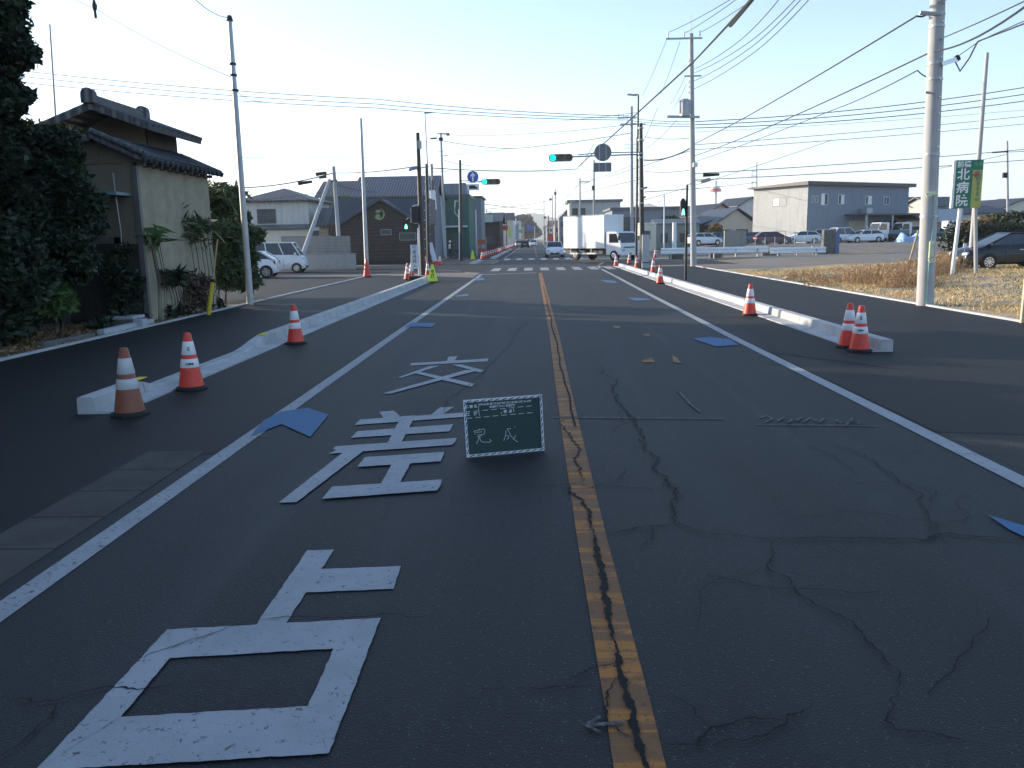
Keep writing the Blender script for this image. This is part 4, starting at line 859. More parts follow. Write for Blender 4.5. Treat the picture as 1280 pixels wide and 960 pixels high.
# thick concrete pole on the right
t,a,b_=pole('utility_pole','thick white concrete utility pole beside the hospital sign','utility pole',(1156,382),(1181,-210),.205,.15,M_POLE)
b=MB(); 
for i,py in enumerate([300,262,172,151,130,109,87,60,38,16,-6,-28]):
    s_=-1 if i%2 else 1; f=(382-py)/592.; c=a+(b_-a)*f; r_=.205-.055*f
    b.cyl(c+Vector((.05,-r_+.02,0)),c+Vector((.05+.0,-r_-.09,0)),.014,n=6)
b.build('step_bolts',M_GALV,t)
b=MB()
for py in(262,181,85,66,20,5):
    f=(382-py)/592.; c=a+(b_-a)*f; r_=.205-.055*f; b.cyl(c-Vector((0,0,.03)),c+Vector((0,0,.03)),r_+.012,n=16)
b.build('steel_bands',M_GALV,t,smooth=True)
c=on(1172,82,a); MB().obox(on(1182,79,a)-Vector((0,.2,0)),(.19,0,.06),(0,.05,0),(-.02,0,.05)).build('cable_terminal',M_CHROME,t)
MB().cyl(on(1190,76,a)-Vector((0,.2,0)),on(1193,74,a)-Vector((0,.2,0)),.075,n=10).build('terminal_cap',M_BLACK,t)
MB().tube([on(1172,20,a)-Vector((0,.15,0)),on(1158,19,a)-Vector((0,.15,0)),on(1146,18,a)-Vector((0,.15,0))],.05,8).build('cable_bracket',M_GALV,t)
MB().tube([on(1163,118,a)-Vector((0,.18,0)),on(1152,117,a)-Vector((0,.18,0))],.03,8).build('small_bracket',M_GALV,t)
MB().lathe([(.212,2.6),(.212,2.62)],tuple(a),n=20) and None
b=MB(); M_CYN=mat('cyan_cord',(.25,.6,.55),.6,.1,3); b.tube([on(1163,240,a)-Vector((0,.2,0)),on(1160,290,a)-Vector((0,.21,0)),on(1156,330,a)-Vector((0,.215,0)),on(1153,381,a)-Vector((0,.215,0))],.011,5); b.build('cord',M_CYN,t)
M_LBAG=mat('pale_wrap',(.62,.68,.45),.7,.12,9)
b=MB(); b.obox(on(1159,311,a)-Vector((0,.22,0)),(.05,0,.02),(0,.02,0),(0,0,.2)); b.obox(on(1160,325,a)-Vector((0,.22,0)),(.08,0,.02),(0,.02,0),(-.02,0,.05)); b.obox(on(1159,243,a)-Vector((0,.22,0)),(.13,0,.03),(0,.015,0),(-.02,0,.04)); b.build('pale_wrapping',M_LBAG,t)
# slender steel pole behind sign
t,a,b_=pole('steel_pole','tall white steel pole standing behind the green hospital sign','pole',(1215,305),(1234,66),.12,.07,M_POLE,Y=37,z=.2); 
# transformer pole
tp,a,b_=pole('utility_pole','concrete utility pole carrying a transformer and three insulators','utility pole',(867,333),(864,42),.19,.12,M_POLE)
MB().cyl(b_,on(863,18,a),.02,n=6).build('lightning_rod',M_GALV,tp)
ya=a.y-.2
b=MB(); b.obox(P(855,48,ya),(1.05,0,0),(0,.045,0),(0,0,.045)); b.obox(P(866,95,ya),(.5,0,0),(0,.04,0),(0,0,.04)); b.obox(P(854,146,ya),(.95,0,-.03),(0,.12,0),(0,0,.06)); b.build('crossarms',M_GALV,tp)
b=MB()
for px,py in((835,44),(855,43),(875,42)): b.cyl(P(px,py+3,ya),P(px,py-4,ya),.05,.035,n=8)
for py in(77,104,110,117): b.cyl(P(861,py,ya),P(861,py-2.5,ya),.05,n=8)
b.build('insulators',M_WHP,tp)
tr=MB(); p=P(856,145,ya-.1); q=P(856,126,ya-.1); tr.cyl(p,q,.3,n=16); tr.cyl(q,q+Vector((0,0,.1)),.3,.2,n=16); tro=tr.build('transformer',M_GALV,tp,smooth=True)
b=MB(); [b.obox(p+Vector((.3*math.cos(k*.7),.3*math.sin(k*.7),.5)),(.04,0,0),(0,.04,0),(0,0,.38)) for k in range(9)]; b.build('cooling_fins',M_GALV,tro)
MB().obox(P(869,206,ya-.1),(.13,0,0),(0,.1,0),(0,0,.13)).build('meter_box',M_WHP,tp)
b=MB()
for k,(py) in enumerate(range(160,330,15)): c=on(867+ (1 if k%2 else -1)*3,py,a); b.cyl(c,c+Vector((.12*(1 if k%2 else -1),-.2,0)),.012,n=5)
b.build('step_bolts',M_GALV,tp)
# lamps / devices right of the transformer pole
t=thing('splice_case','grey cable junction case hanging right of the transformer pole','cable case',P(884,226,ya)); p=P(885,226,ya); b=MB(); b.cyl(P(870,226,ya),P(878,227,ya),.02,n=6); b.cyl(P(877,227,ya),P(888,224,ya),.12,.1,n=10); b.build('case',M_GALV,t)
t=thing('splice_case','dark cable joint cluster on the wire above the grey case','cable case',P(889,218,ya)); MB().cyl(P(879,219,ya),P(899,218,ya),.11,.08,n=10).build('case',M_BLACK,t)
# right signal pole: dark lower, with sign arm
ts,a,b_=pole('signal_pole','dark signal pole on the right corner holding the long arm','signal pole',(803,335),(801,154),.16,.10,M_DPOLE)
SA=a
b=MB(); b.tube([on(800,193,a),on(752,194.5,a),on(716,196,a)],.04,8); b.tube([on(800,190,a),on(752,191,a),on(722,193.5,a)],.03,8); b.build('arm',mat('arm_blue_grey',(.20,.24,.32),.5,.1,3,metal=.3),ts)
b=MB(); [b.cyl(on(801,y,a)-Vector((0,0,.04)),on(801,y,a)+Vector((0,0,.04)),.17,n=12) for y in(160,175,192,197,236,254)]; b.build('bands',M_GALV,ts)
b=MB(); b.obox(on(806,235,a),(.14,0,.04),(0,.05,0),(0,0,.05)); b.obox(on(805,247,a),(.1,0,.06),(0,.05,0),(0,0,.05)); b.build('brackets',M_BLACK,ts)
def signal(name,label,Y,px0,px1,py,depth=.2,lit=0):
    A=P(px0,py,Y); B=P(px1,py+ (0 if abs(px1-px0)<2 else (-.5)),Y); w_=(B-A).length; Hh=w_*.30; C_=(A+B)/2
    t=thing(name,label,'traffic light',C_); b=MB()
    x0,x1=-w_/2,w_/2; nn=10; pr=[]
    for sx,c0 in((1,x1-Hh/2),(-1,x0+Hh/2)):
        for k in range(nn+1):
            an=-math.pi/2+math.pi*k/nn; pr.append((c0+sx*Hh/2*abs(math.cos(an))**.7, (Hh/2*math.sin(an))*sx))
    b.prism_y([(x,z_) for x,z_ in pr],-depth/2,depth/2); b.build('housing',mat('signal_housing_grey',(.16,.17,.18),.5,.1,3),t,local=True)
    for k in range(3):
        cx_=x0+w_*(1/6+k/3); col=[(.0,1,.62),(.10,.07,.02),(.09,.02,.02)][k]
        lens=MB().cyl((cx_,-depth/2-.002,0),(cx_,-depth/2-.03,0),Hh*.38,n=20)
        l=lens.build('lens',mat('lens_green',(.0,.4,.25),.3,.1,3,emit=(.0,.95,.60),es=2.2) if k==0 else mat(['','lens_amber_off','lens_red_off'][k],col,.3,.1,3),t,local=True)
        v=[];n_=14
        h_=MB()
        for i in range(n_+1):
            an=-.35+ (math.pi+.7)*i/n_; 
            for rr_,yy in((Hh*.42,-depth/2),(Hh*.42,-depth/2-.2),(Hh*.45,-depth/2-.2),(Hh*.45,-depth/2)): v.append((cx_+rr_*math.cos(an),yy+ (.1*(1-math.sin(max(0,min(math.pi,an)))) if yy<-depth/2-.1 else 0),rr_*math.sin(an)))
        h_.add(v,[(4*i+j,4*i+(j+1)%4,4*i+4+(j+1)%4,4*i+4+j) for i in range(n_) for j in range(4)]+[(0,1,2,3),(4*n_,4*n_+1,4*n_+2,4*n_+3)]); h_.build('hood',MATS['signal_housing_grey'],t,local=True)
    return t
signal('traffic_light','green lit three lens traffic light on the long arm of the right corner pole',SA.y-.1,686,716,197.5)
# signs seen from the back
M_SBACK=mat('sign_back_grey',(.17,.18,.20),.6,.12,6,metal=.2)
t=thing('road_sign','round road sign seen from behind on the right signal arm','road sign',P(753,190.5,SA.y-.15)); c=P(753.5,190.5,SA.y-.15); MB().cyl(c,c+Vector((0,.02,0)),.5,n=32).build('plate',M_SBACK,t)
b=MB(); [b.box(c.x+dx-.025,c.x+dx+.025,c.y-.03,c.y-.002,c.z-.46,c.z+.46) for dx in(-.19,.19)]; b.build('rails',M_GALV,t)
t=thing('road_sign','rectangular plate seen from behind below the round sign','road sign',P(753,209,SA.y-.15)); c=P(753,209,SA.y-.15); MB().box(c.x-.52,c.x+.52,c.y,c.y+.02,c.z-.26,c.z+.26).build('plate',M_SBACK,t)
b=MB(); [b.box(c.x+dx-.025,c.x+dx+.025,c.y-.03,c.y-.002,c.z-.24,c.z+.24) for dx in(-.19,.19)]; b.build('rails',M_GALV,t)
# street lamp pole
def lamp_pole(label,bpx,tpx,headpx,r=.09,Y=None,m_=None):
    t,a,b_=pole('street_lamp',label,'street lamp',bpx,tpx,r,r*.6,m_ or M_DPOLE,Y=Y,group='street lamps at the crossing'); h_=on(*headpx,a)
    MB().tube([b_-Vector((0,0,.02)),b_+Vector((0,0,.04)),(b_+h_)/2+Vector((0,0,.05)),h_],.035,6).build('bracket',m_ or M_DPOLE,t)
    d=(h_-b_).normalized(); MB().obox(h_,(.32*(1 if d.x>0 else -1),0,.03),(0,.1,0),(0,0,.05)).build('lamp_head',M_GALV,t,bevel=.02); return t,a
lamp_pole('tall slim street lamp with arm pointing left behind the right signal pole',(795,331),(798,119),(790,118.5),.09,Y=56)
lamp_pole('tall slim street lamp on the left corner with arm pointing right',(540,322),(531,142),(535,141),.09,Y=73,m_=M_GALV)
t,a,b_=pole('utility_pole','thin concrete utility pole just left of the right signal pole','utility pole',(790,322),(789.5,133),.16,.10,M_POLE,Y=68); U2=a
b=MB(); b.obox(on(784,147,a),(.75,0,.02),(0,.05,0),(0,0,.05)); b.obox(on(791,155.5,a),(1.0,0,0),(0,.05,0),(0,0,.05)); b.obox(on(780,155.5,a),(.3,0,0),(0,.1,0),(0,0,.06)); 
for y_ in(181,185,190): b.obox(on(787,y_,a),(.45,0,0),(0,.03,0),(0,0,.02))
b.build('crossarms',M_GALV,t)
b=MB(); [b.cyl(on(x,146,a),on(x,142,a),.04,n=6) for x in(773,779,785)]; b.build('insulators',M_WHP,t)
t,a,b_=pole('ladder_frame','cluster of service pipes running up beside the right signal pole','pole',(795,330),(796,172),.05,.05,M_DPOLE,Y=60)
b=MB(); [b.cyl(on(794,y,a),on(799,y,a),.02,n=5) for y in range(180,320,7)]; b.build('rungs',M_GALV,t)
# control box at the foot
t=thing('control_box','tall grey control box in front of the right signal pole','cabinet',G(808,335)); c=G(806,335); MB().box(c.x-.2,c.x+.22,c.y-.3,c.y+.0,.0,1.95).build('cabinet',M_GALV,t,bevel=.01); MB().box(c.x-.2,c.x+.22,c.y-.32,c.y-.301,.3,.36).build('latch',M_BLACK,t)
# pedestrian signal pole (dark) right
t,a,b_=pole('pedestrian_signal','slim black pole with a green pedestrian light on the right pavement','pedestrian signal',(857,350),(859,231),.06,.045,M_BLACK); 
MB().tube([b_,on(862,230,a),on(868,229.5,a)],.02,6).build('top_bracket',M_GALV,t)
c=on(853.5,261,a); hb=MB().obox(c,(.10,0,0),(0,.11,0),(0,0,.3)); hb.prism_y([(c.x-.1,c.z+.3),(c.x+.1,c.z+.3),(c.x+.04,c.z+.42),(c.x-.04,c.z+.42)],c.y-.1,c.y+.1); ho=hb.build('housing',M_BLACK,t)
M_GLOW=mat('green_light',(.1,.5,.4),.3,.1,3,emit=(.15,1,.75),es=2.5)
b=MB(); b.cyl((c.x,c.y-.125,c.z-.04),(c.x,c.y-.115,c.z-.04),.035,n=10); b.box(c.x-.05,c.x+.05,c.y-.125,c.y-.115,c.z-.2,c.z-.08); b.box(c.x-.065,c.x-.02,c.y-.124,c.y-.114,c.z-.26,c.z-.19); b.box(c.x+.02,c.x+.065,c.y-.124,c.y-.114,c.z-.26,c.z-.19); b.build('walking_figure',M_GLOW,ho)
# slim steel pole at left with bands
t,a,b_=pole('steel_pole','tall slim steel pole at the edge of the left pavement by the bamboo','pole',(313,381),(287,24),.105,.06,M_GALV)
c=b_; MB().cyl(c-Vector((0,0,.05)),c+Vector((0,0,.1)),.1,.06,n=10).build('cap',M_BLACK,t)
b=MB(); [b.cyl(on(x,y,a)-Vector((0,0,.03)),on(x,y,a)+Vector((0,0,.03)),.1,n=10) for x,y in((291,80),(292,94),(294,113))]; b.build('bands',M_BLACK,t)
PLs=a
# thin bare pole behind the evergreen
pole('antenna_mast','thin dark mast rising above the old house roof behind the evergreen','mast',(75,300),(62,30),.035,.025,M_GALV,Y=23)
# yellow guy guard
a=G(260.5,394); bq=P(272,299,a.y); c=a+(bq-a)*.46; t=thing('guy_wire_guard','leaning yellow pole guard at the left pavement edge','pole guard',a); MB().cyl(a,c,.06,.055,n=10).build('yellow_cover',mat('yellow_plastic',(.62,.48,.04),.5,.12,5),t,smooth=True); MB().cyl(c,bq,.03,.022,n=8).build('bare_stake',mat('pale_wood',(.42,.33,.18),.8,.2,8),t,smooth=True); MB().cyl(c-(bq-a)*.02,c+(bq-a)*.02,.063,n=10).build('joint',M_BLACK,t)
# slim pole 458
t,a,b_=pole('steel_pole','tall slim grey pole standing beside a red cone left of the brown shop','pole',(459,346),(451,148),.12,.07,M_GALV)
# utility pole 418 with prop
t,a,b_=pole('utility_pole','short concrete pole with cables behind the block wall','utility pole',(425,316),(417,208),.17,.12,M_POLE,Y=60); U3=a
MB().obox(on(417,226,a),(.25,0,.02),(0,.1,0),(0,0,.05)).build('bracket',M_BLACK,t)
a2=P(378,320,54); b2=P(412,225,59.5); t=thing('prop_pole','white prop pole leaning right against the short concrete pole','pole',a2); shaft(t,a2,b2,.15,.12,M_POLE); 
t=thing('cable_joint','pair of black cable joints on the wire left of the short pole','cable case',P(400,217,60)); b=MB(); b.cyl(P(395,218,60),P(408,216,60),.13,.1,n=8); b.cyl(P(399,222,60),P(408,221,60),.09,n=8); b.build('case',M_BLACK,t)
t=thing('cable_joint','long black cable joint below the pair, left of the prop pole','cable case',P(382,229,60)); MB().cyl(P(373,229.5,60),P(390,227,60),.13,.09,n=8).build('case',M_BLACK,t)
# left dark pole 527 with box
t,a,b_=pole('signal_pole','dark pole carrying a framed signal box on the left corner','signal pole',(529,349),(522,166),.15,.10,M_DPOLE,Y=45); LA=a
MB().obox(on(524,181,a),(.12,0,0),(0,.1,0),(0,0,.2)).build('cap_box',M_GALV,t)
b=MB(); b.tube([on(525,256,a),on(517,257,a),on(514,260,a),on(514,278,a),on(525,280,a)],.035,6); b.build('white_frame',M_WHP,t)
MB().obox(on(519.5,268.5,a),(.2,0,0),(0,.25,0),(0,0,.42)).build('signal_box',M_BLACK,t)
b=MB(); b.obox(on(517,211,a)-Vector((0,.1,0)),(.22,0,.06),(0,.08,0),(0,0,.07)); b.cyl(on(511,213,a),on(536,208,a),.03,n=6); b.build('cable_terminal',mat('steel_blue',(.2,.28,.42),.5,.1,3),t)
MB().cyl(on(525,349,a)-Vector((0,.3,0)),on(523,285,a)-Vector((0,.12,0)),.045,n=8).build('side_pipe',M_WHP,t)
MB().tube([on(508,275,a),on(510,272,a),on(521,275,a)],.02,5).build('lamp_bracket',M_GALV,t)
c=on(508,283,a); ho=MB().obox(c,(.16,0,0),(0,.1,0),(0,0,.2)).build('walk_light_housing',M_BLACK,t)
b=MB(); b.cyl((c.x,c.y-.115,c.z+.08),(c.x,c.y-.105,c.z+.08),.035,n=10); b.box(c.x-.06,c.x+.06,c.y-.115,c.y-.105,c.z-.07,c.z+.04); b.box(c.x-.07,c.x-.02,c.y-.114,c.y-.104,c.z-.13,c.z-.06); b.box(c.x+.02,c.x+.07,c.y-.114,c.y-.104,c.z-.13,c.z-.06); b.build('walking_figure',M_GLOW,ho)
t,a,b_=pole('utility_pole','dark slim pole with bolts right of the framed signal box','utility pole',(536,340),(533,205),.10,.08,M_DPOLE,Y=50)
b=MB(); [b.cyl(on(534+(2 if k%2 else -2),y,a),on(534+(4 if k%2 else -4),y,a),.018,n=5) for k,y in enumerate(range(215,330,6))]; b.build('step_bolts',M_WHP,t)
t,a,b_=pole('utility_pole','concrete utility pole with transformers behind the left corner lamp','utility pole',(557,322),(551,166),.15,.10,M_POLE,Y=86)
MB().cyl(b_,on(551.3,153,a),.02,n=5).build('lightning_rod',M_GALV,t); b=MB(); b.obox(on(552,167,a),(.5,0,0),(0,.05,0),(0,0,.05)); b.obox(on(551,189,a),(.35,0,0),(0,.04,0),(0,0,.03)); b.obox(on(554,195,a),(.5,0,0),(0,.04,0),(0,0,.03)); b.build('crossarms',M_GALV,t)
b=MB(); b.obox(on(542,173,a),(.33,0,.02),(0,.1,0),(0,0,.07)); b.obox(on(560,168,a),(.15,0,0),(0,.1,0),(0,0,.12)); b.cyl(on(551,176,a),on(551,172,a),.22,n=10); b.build('switch_gear',M_BLACK,t)
MB().cyl(on(551,245,a),P(556,320,84),.1,n=8).build('concrete_lower_part',M_POLE,t)
# vertical striped banner-like work sign (dark pipes cluster behind)
t=thing('wrapped_pole','pole wrapped in pale pink and white sheeting left of the far lamp','pole',at(541,78)); b=MB(); b.cyl(P(543,325,78),P(540,205,78),.08,n=8); b.build('shaft',M_DPOLE,t)
b=MB(); b.cyl(P(542,262,77.9),P(540,238,77.9),.3,n=10); b.build('pale_sheet',M_WHP,t,smooth=True); b=MB(); b.cyl(P(541,286,77.9),P(541,262,77.9),.32,n=10); b.build('grey_sheet',M_SBACK,t,smooth=True); b=MB(); b.cyl(P(540,225,77.9),P(539,205,77.9),.09,n=8); b.build('pink_tape',mat('pink_tape',(.6,.35,.33),.6,.1,4),t)
MB().box(P(537.5,285,77.5).x,P(545,285,77.5).x,77.4,77.5,P(540,287,77.5).z,P(540,283,77.5).z).build('small_plate',mat('beige_plate',(.5,.45,.33),.6,.1,3),t)
# far-left signal pole
t,a,b_=pole('signal_pole','dark slim signal pole on the far left corner','signal pole',(577,326),(575,200),.15,.11,M_DPOLE,Y=74); FA=a
b=MB(); b.tube([on(576,226,a),on(604,226.5,a)],.05,6); b.tube([on(576,229,a),on(604,227.5,a)],.03,6); b.build('arm',M_GALV,t)
MB().tube([on(576,252,a),on(569,251,a),on(568.5,258,a),on(568.5,266,a),on(574,272,a)],.035,6).build('side_frame',M_WHP,t)
MB().cyl(on(574.5,325,a)-Vector((0,.25,0)),on(574,262,a)-Vector((0,.2,0)),.05,n=6).build('side_pipe',M_WHP,t)
signal('traffic_light','green lit three lens traffic light on the far left corner pole',FA.y-.1,602,625.5,227.5)
M_SBLUE=mat('sign_blue',(.02,.10,.42),.4,.06,3)
c=P(591,221,FA.y-.2); t=thing('road_sign','round blue sign with white upward arrow on the far left signal arm','road sign',c); MB().cyl(c,c+Vector((0,.02,0)),.5,n=32).build('plate',M_SBLUE,t)
b=MB(); y=c.y-.004
b.prism_y([(c.x-.07,c.z-.38),(c.x+.07,c.z-.38),(c.x+.07,c.z+.08),(c.x+.2,c.z+.0),(c.x+.2,c.z+.14),(c.x,c.z+.38),(c.x-.2,c.z+.14),(c.x-.2,c.z+.0),(c.x-.07,c.z+.08)],y-.004,y); b.build('arrow',M_WHP,t)
c=P(591.5,234,FA.y-.2); t=thing('road_sign','white plate with dark truck shape below the blue arrow sign','road sign',c); MB().box(c.x-.52,c.x+.52,c.y,c.y+.02,c.z-.27,c.z+.27).build('plate',M_WHP,t); MB().prism_y([(c.x-.36,c.z-.14),(c.x+.38,c.z-.14),(c.x+.38,c.z),(c.x+.2,c.z+.05),(c.x+.16,c.z+.16),(c.x-.36,c.z+.16)],c.y-.006,c.y-.002).build('truck_symbol',M_INK,t)
# further poles both sides
def upole(label,bx,Y,toppy,r,arms,cat='utility pole',m_=None,dx=0,extra=None):
    a=Vector(at(bx,Y)); b_=P(bx+dx,toppy,Y); t=thing('utility_pole',label,cat,a,0,'utility poles along the far street'); shaft(t,a,b_,r,r*.7,m_ or M_POLE)
    if arms:
        b=MB(); [b.obox(P(x,y,Y-.15),(w_,0,0),(0,.05,0),(0,0,.05)) for x,y,w_ in arms]; b.build('crossarms',M_GALV,t)
    if extra: MB().cyl(P(extra[0],extra[1]+extra[2],Y-.2),P(extra[0],extra[1]-extra[2],Y-.2),extra[3],n=10).build('equipment',M_BLACK,t)
    return t
upole('slim pole bending a cable right of the truck box top',742,100,205,.12,[(745,209,.0)],dx=0,extra=(741,233,2.5,.15)) if False else upole('grey utility pole above the right half of the truck box',742.5,95,200,.13,[],extra=(741.5,235,3,.18))
upole('grey pole above the middle of the truck box with a bent cable',725,108,222,.12,[(730,227,.7)]); upole('short lamp pole above the left part of the truck box',714,135,251,.1,[(716,252,.4)]);
upole('far right pole with round switch box above the white hatchback',694,170,236,.15,[(693,240,.5)],extra=(694,242,1.5,.25)); upole('far right pole with box, second beyond the hatchback',690.5,200,245,.14,[],extra=(688,249,1.2,.3)); upole('far right pole with crossed arms above the far white car',680,230,250,.15,[(679,268,.9)],extra=(681,272,1.3,.35))
upole('dark short far pole right of the crossed arm pole',685.5,210,269,.14,[],m_=M_DPOLE); upole('far left lamp pole with thin arms beyond the signal sign',595.5,110,255,.09,[(597,260,.6)]); upole('far left pole bearing a small arm beyond the pale board',608,130,262,.10,[(611,264,.5)]); upole('far left black pole by the white houses',633,190,272,.15,[],m_=M_DPOLE)
t,a,b_=pole('utility_pole','distant thin pole with equipment at the far right edge','utility pole',(1258,330),(1259,176),.12,.08,M_POLE,Y=75,z=.5); b=MB(); b.obox(on(1250,190,a),(.65,0,.03),(0,.1,0),(0,0,.06)); b.obox(on(1256,219,a),(.17,0,0),(0,.1,0),(0,0,.22)); b.build('equipment',M_BLACK,t)
t,a,b_=pole('utility_pole','distant pole with twin antennas left of the workshop roof','utility pole',(946,300),(946,203),.15,.08,M_POLE,Y=140,z=.7); b=MB(); [b.obox(on(x,y,a),(.45,0,0),(0,.05,0),(0,0,.05)) for x,y in((943,214),(943,220),(943,228),(943,234))]; b.obox(on(940,217,a),(.05,0,0),(0,.05,0),(0,0,.5)); b.obox(on(940,231,a),(.05,0,0),(0,.05,0),(0,0,.5)); b.build('antennas',M_GALV,t)
t,a,b_=pole('steel_pole','thin white pole among the sheds behind the crash barrier','pole',(830,300),(830.5,243),.1,.06,M_WHP,Y=95); MB().tube([b_,on(826,252,a),on(821,254,a)],.03,5).build('lamp_arm',M_GALV,t)
pole('steel_pole','short white post pair behind the crash barrier','post',(843,307),(843,278),.22,.2,M_WHP,Y=85)
# ============================================================ SIGNS
# hospital sign
Ys=33.0; p0=P(1193,262,Ys); pTL=P(1196,200,Ys); pTR=P(1226,199,Ys); pBR=P(1222,259,Ys)
cxs=(P(1195,230,Ys).x+P(1225,230,Ys).x)/2; zb,zt=P(1208,260,Ys).z,P(1210,200,Ys).z; hw=.485
t=thing('hospital_sign','green and yellow hospital sign with white lettering on two posts','sign',(cxs,Ys,0),R(-8))
M_SG2=mat('sign_green',(.01,.16,.10),.4,.08,3); M_SY=mat('sign_yellow',(.36,.38,.09),.4,.08,3)
MB().box(-hw,hw,-.04,.04,zb,zt).build('board',M_SG2,t,local=True); MB().box(-hw-.09,-hw-.003,-.06,.10,zb,zt).build('side_face',M_WHP,t,local=True)
MB().box(.13,hw,-.046,-.041,zb,zt-.38).build('yellow_panel',M_SY,t,local=True)
MW=WM[t.name]
hgt_=zt-zb
for i,ch in enumerate('北病院'): text(ch,.46,M_WHP,t,MW@face_M((-.2,-.05,zt-.56-i*.49),(1,0,0),(0,0,1)),bold=.009)
text('前橋',.25,M_WHP,t,MW@face_M((-.2,-.05,zt-.17),(1,0,0),(0,0,1)),bold=.006)
text('医療',.17,mat('sign_pale_green',(.2,.4,.2),.5,.1,3),t,MW@face_M((.32,-.05,zt-.17),(1,0,0),(0,0,1)))
text('左\n折\n8\n0\n0\nm',.21,M_SG2,t,MW@face_M((.34,-.05,zb+.80),(1,0,0),(0,0,1)),spacing=.92,bold=.004)
b=MB(); b.box(.14,.34,-.052,-.047,zt-.60,zt-.52); b.box(.20,.28,-.0525,-.0475,zt-.66,zt-.46); b.build('red_cross',mat('cross_red',(.5,.03,.08),.5,.1,3),t,local=True)
Mi=MW.inverted()
p=MW@Vector((-.18,.0,0)); q=P(1199,340,Ys); 
MB().cyl((-.32,.05,-.0),(-.2,.05,zb),.075,.07,n=10).build('post',M_WHP,t,local=True,smooth=True); MB().cyl((.62,.2,0),(.35,.07,zb),.075,.07,n=10).build('post',M_POLE,t,local=True,smooth=True)
# white lettered board left
p=G(518,351); z1=P(518,306,p.y).z; t=thing('signboard','tall white signboard with black vertical lettering on the left corner','signboard',p); hwb=P(523,330,p.y).x-P(518.3,330,p.y).x
xx=P(518.3,325,p.y).x; M_WBL=mat('board_bluish_white',(.62,.66,.74),.5,.05,3); MB().box(xx-hwb,xx+hwb,p.y-.02,p.y+.02,.55,z1).build('board',M_WBL,t); text('歩\n行\n者\n通\n路\n入\n口',.2,M_INK,t,face_M((xx,p.y-.026,(z1+.55)/2),(1,0,0),(0,0,1)),spacing=1.05)
b=MB(); b.cyl((xx-.18,p.y+.03,0),(xx-.18,p.y+.03,1.2),.018,n=6); b.cyl((xx+.18,p.y+.03,0),(xx+.18,p.y+.03,1.2),.018,n=6); b.build('legs',M_GALV,t); MB().box(xx-.3,xx+.3,p.y-.1,p.y+.25,0,.22).build('sand_bag',M_BLACK,t,bevel=.05)
# leaning striped banner board
a=P(545,331,62); c=P(537.5,303,62); t=thing('leaning_board','narrow white board leaning to the left on the far side street corner','signboard',(a.x,62,0)); MB().obox((a+c)/2,(.17,0,0),(0,.02,0),((c-a).x/2,0,(c-a).z/2)).build('board',M_WBL,t); MB().obox(a+Vector((0,-.03,.12)),(.2,0,0),(0,.02,0),(0,0,.14)).build('red_foot',M_REDP,t)
# green pale road board far left + posts; far blue sign
c=P(610,273,122); t=thing('road_board','pale green roadside board on a white post down the far left side','road sign',(c.x,122,0)); MB().box(c.x-1.0,c.x+.7,121.9,122,c.z-.55,c.z+.5).build('board',mat('pale_green_panel',(.38,.48,.44),.5,.1,3),t); MB().cyl((c.x-.55,122.1,0),(c.x-.55,122.1,c.z),.07,n=8).build('post',M_WHP,t)
c=P(595.5,300,95); t=thing('steel_pole','white post standing among the far left cones','post',(c.x,95,0)); MB().cyl((c.x,95,0),(c.x,95,P(595,262,95).z),.07,n=8).build('shaft',M_WHP,t)
c=P(662.5,285,330); t=thing('road_sign','small blue direction sign in front of the far rounded tree','road sign',(c.x,330,0)); MB().box(c.x-1.3,c.x+1.3,330,330.1,c.z-1.0,c.z+1.0).build('board',M_SBLUE,t); b=MB(); b.cyl((c.x+1.8,330.3,0),(c.x+1.8,330.3,c.z+.6),.12,n=6); b.cyl((c.x+1.8,330.3,c.z),(c.x,330.3,c.z),.06,n=6); b.build('post',M_GALV,t)
M_WP=[mat('shop_sign_lime',(.5,.6,.12),.5,.1,3),mat('shop_sign_red',(.55,.08,.05),.5,.1,3),M_WHP,mat('shop_sign_teal',(.1,.35,.33),.5,.1,3)]
for i,(px,py,Y,w_,h_,lab) in enumerate([(637,290,180,.3,1.2,'lime shop signboard down the far left street'),(626,285,170,1.4,.5,'red shop sign on a white house far left'),(641.5,277,260,1.0,1.0,'small pale square signboard far left'),(649,289,300,1.2,.6,'teal roadside sign far down the street'),(688,297,190,.6,.9,'red small sign beside the far right poles')]):
    c=P(px,py,Y); t=thing('shop_sign',lab,'sign',(c.x,Y,0)); MB().box(c.x-w_,c.x+w_,Y-.1,Y,c.z-h_,c.z+h_).build('board',M_WP[[0,1,2,3,1][i]],t); MB().cyl((c.x,Y+.1,0),(c.x,Y+.1,c.z),.08,n=6).build('post',M_GALV,t)
# ============================================================ BLACKBOARD on the road
o=G(583,571.5,.01); e=G(680,562.5,.01); rgt=(e-o).normalized(); dpt=Vector((-rgt.y,rgt.x,0)); nrm0=Vector((rgt.y,-rgt.x,0))
tlx=PL(580,500,o,nrm0); BH=tlx.z-.01; BW=(e-o).length
t=thing('blackboard','green construction blackboard with white frame and chalk writing standing on the road','blackboard',(o+e)/2)
def bp(u,v,dd=0): return o+rgt*u+Vector((0,0,1))*v+nrm0*dd+rgt*(-.018*v/BH)
M_BB=mat('blackboard_green',(.022,.055,.052),.6,.12,7)
b=MB(); b.add([bp(0,0,-.008),bp(BW,0,-.008),bp(BW,BH,-.008),bp(0,BH,-.008),bp(0,0,.004),bp(BW,0,.004),bp(BW,BH,.004),bp(0,BH,.004)],[(0,3,2,1),(4,5,6,7),(0,1,5,4),(1,2,6,5),(2,3,7,6),(3,0,4,7)]); b.build('board',M_BB,t)
M_BF=mat('white_frame_paint',(.62,.65,.70),.5,.08,6)
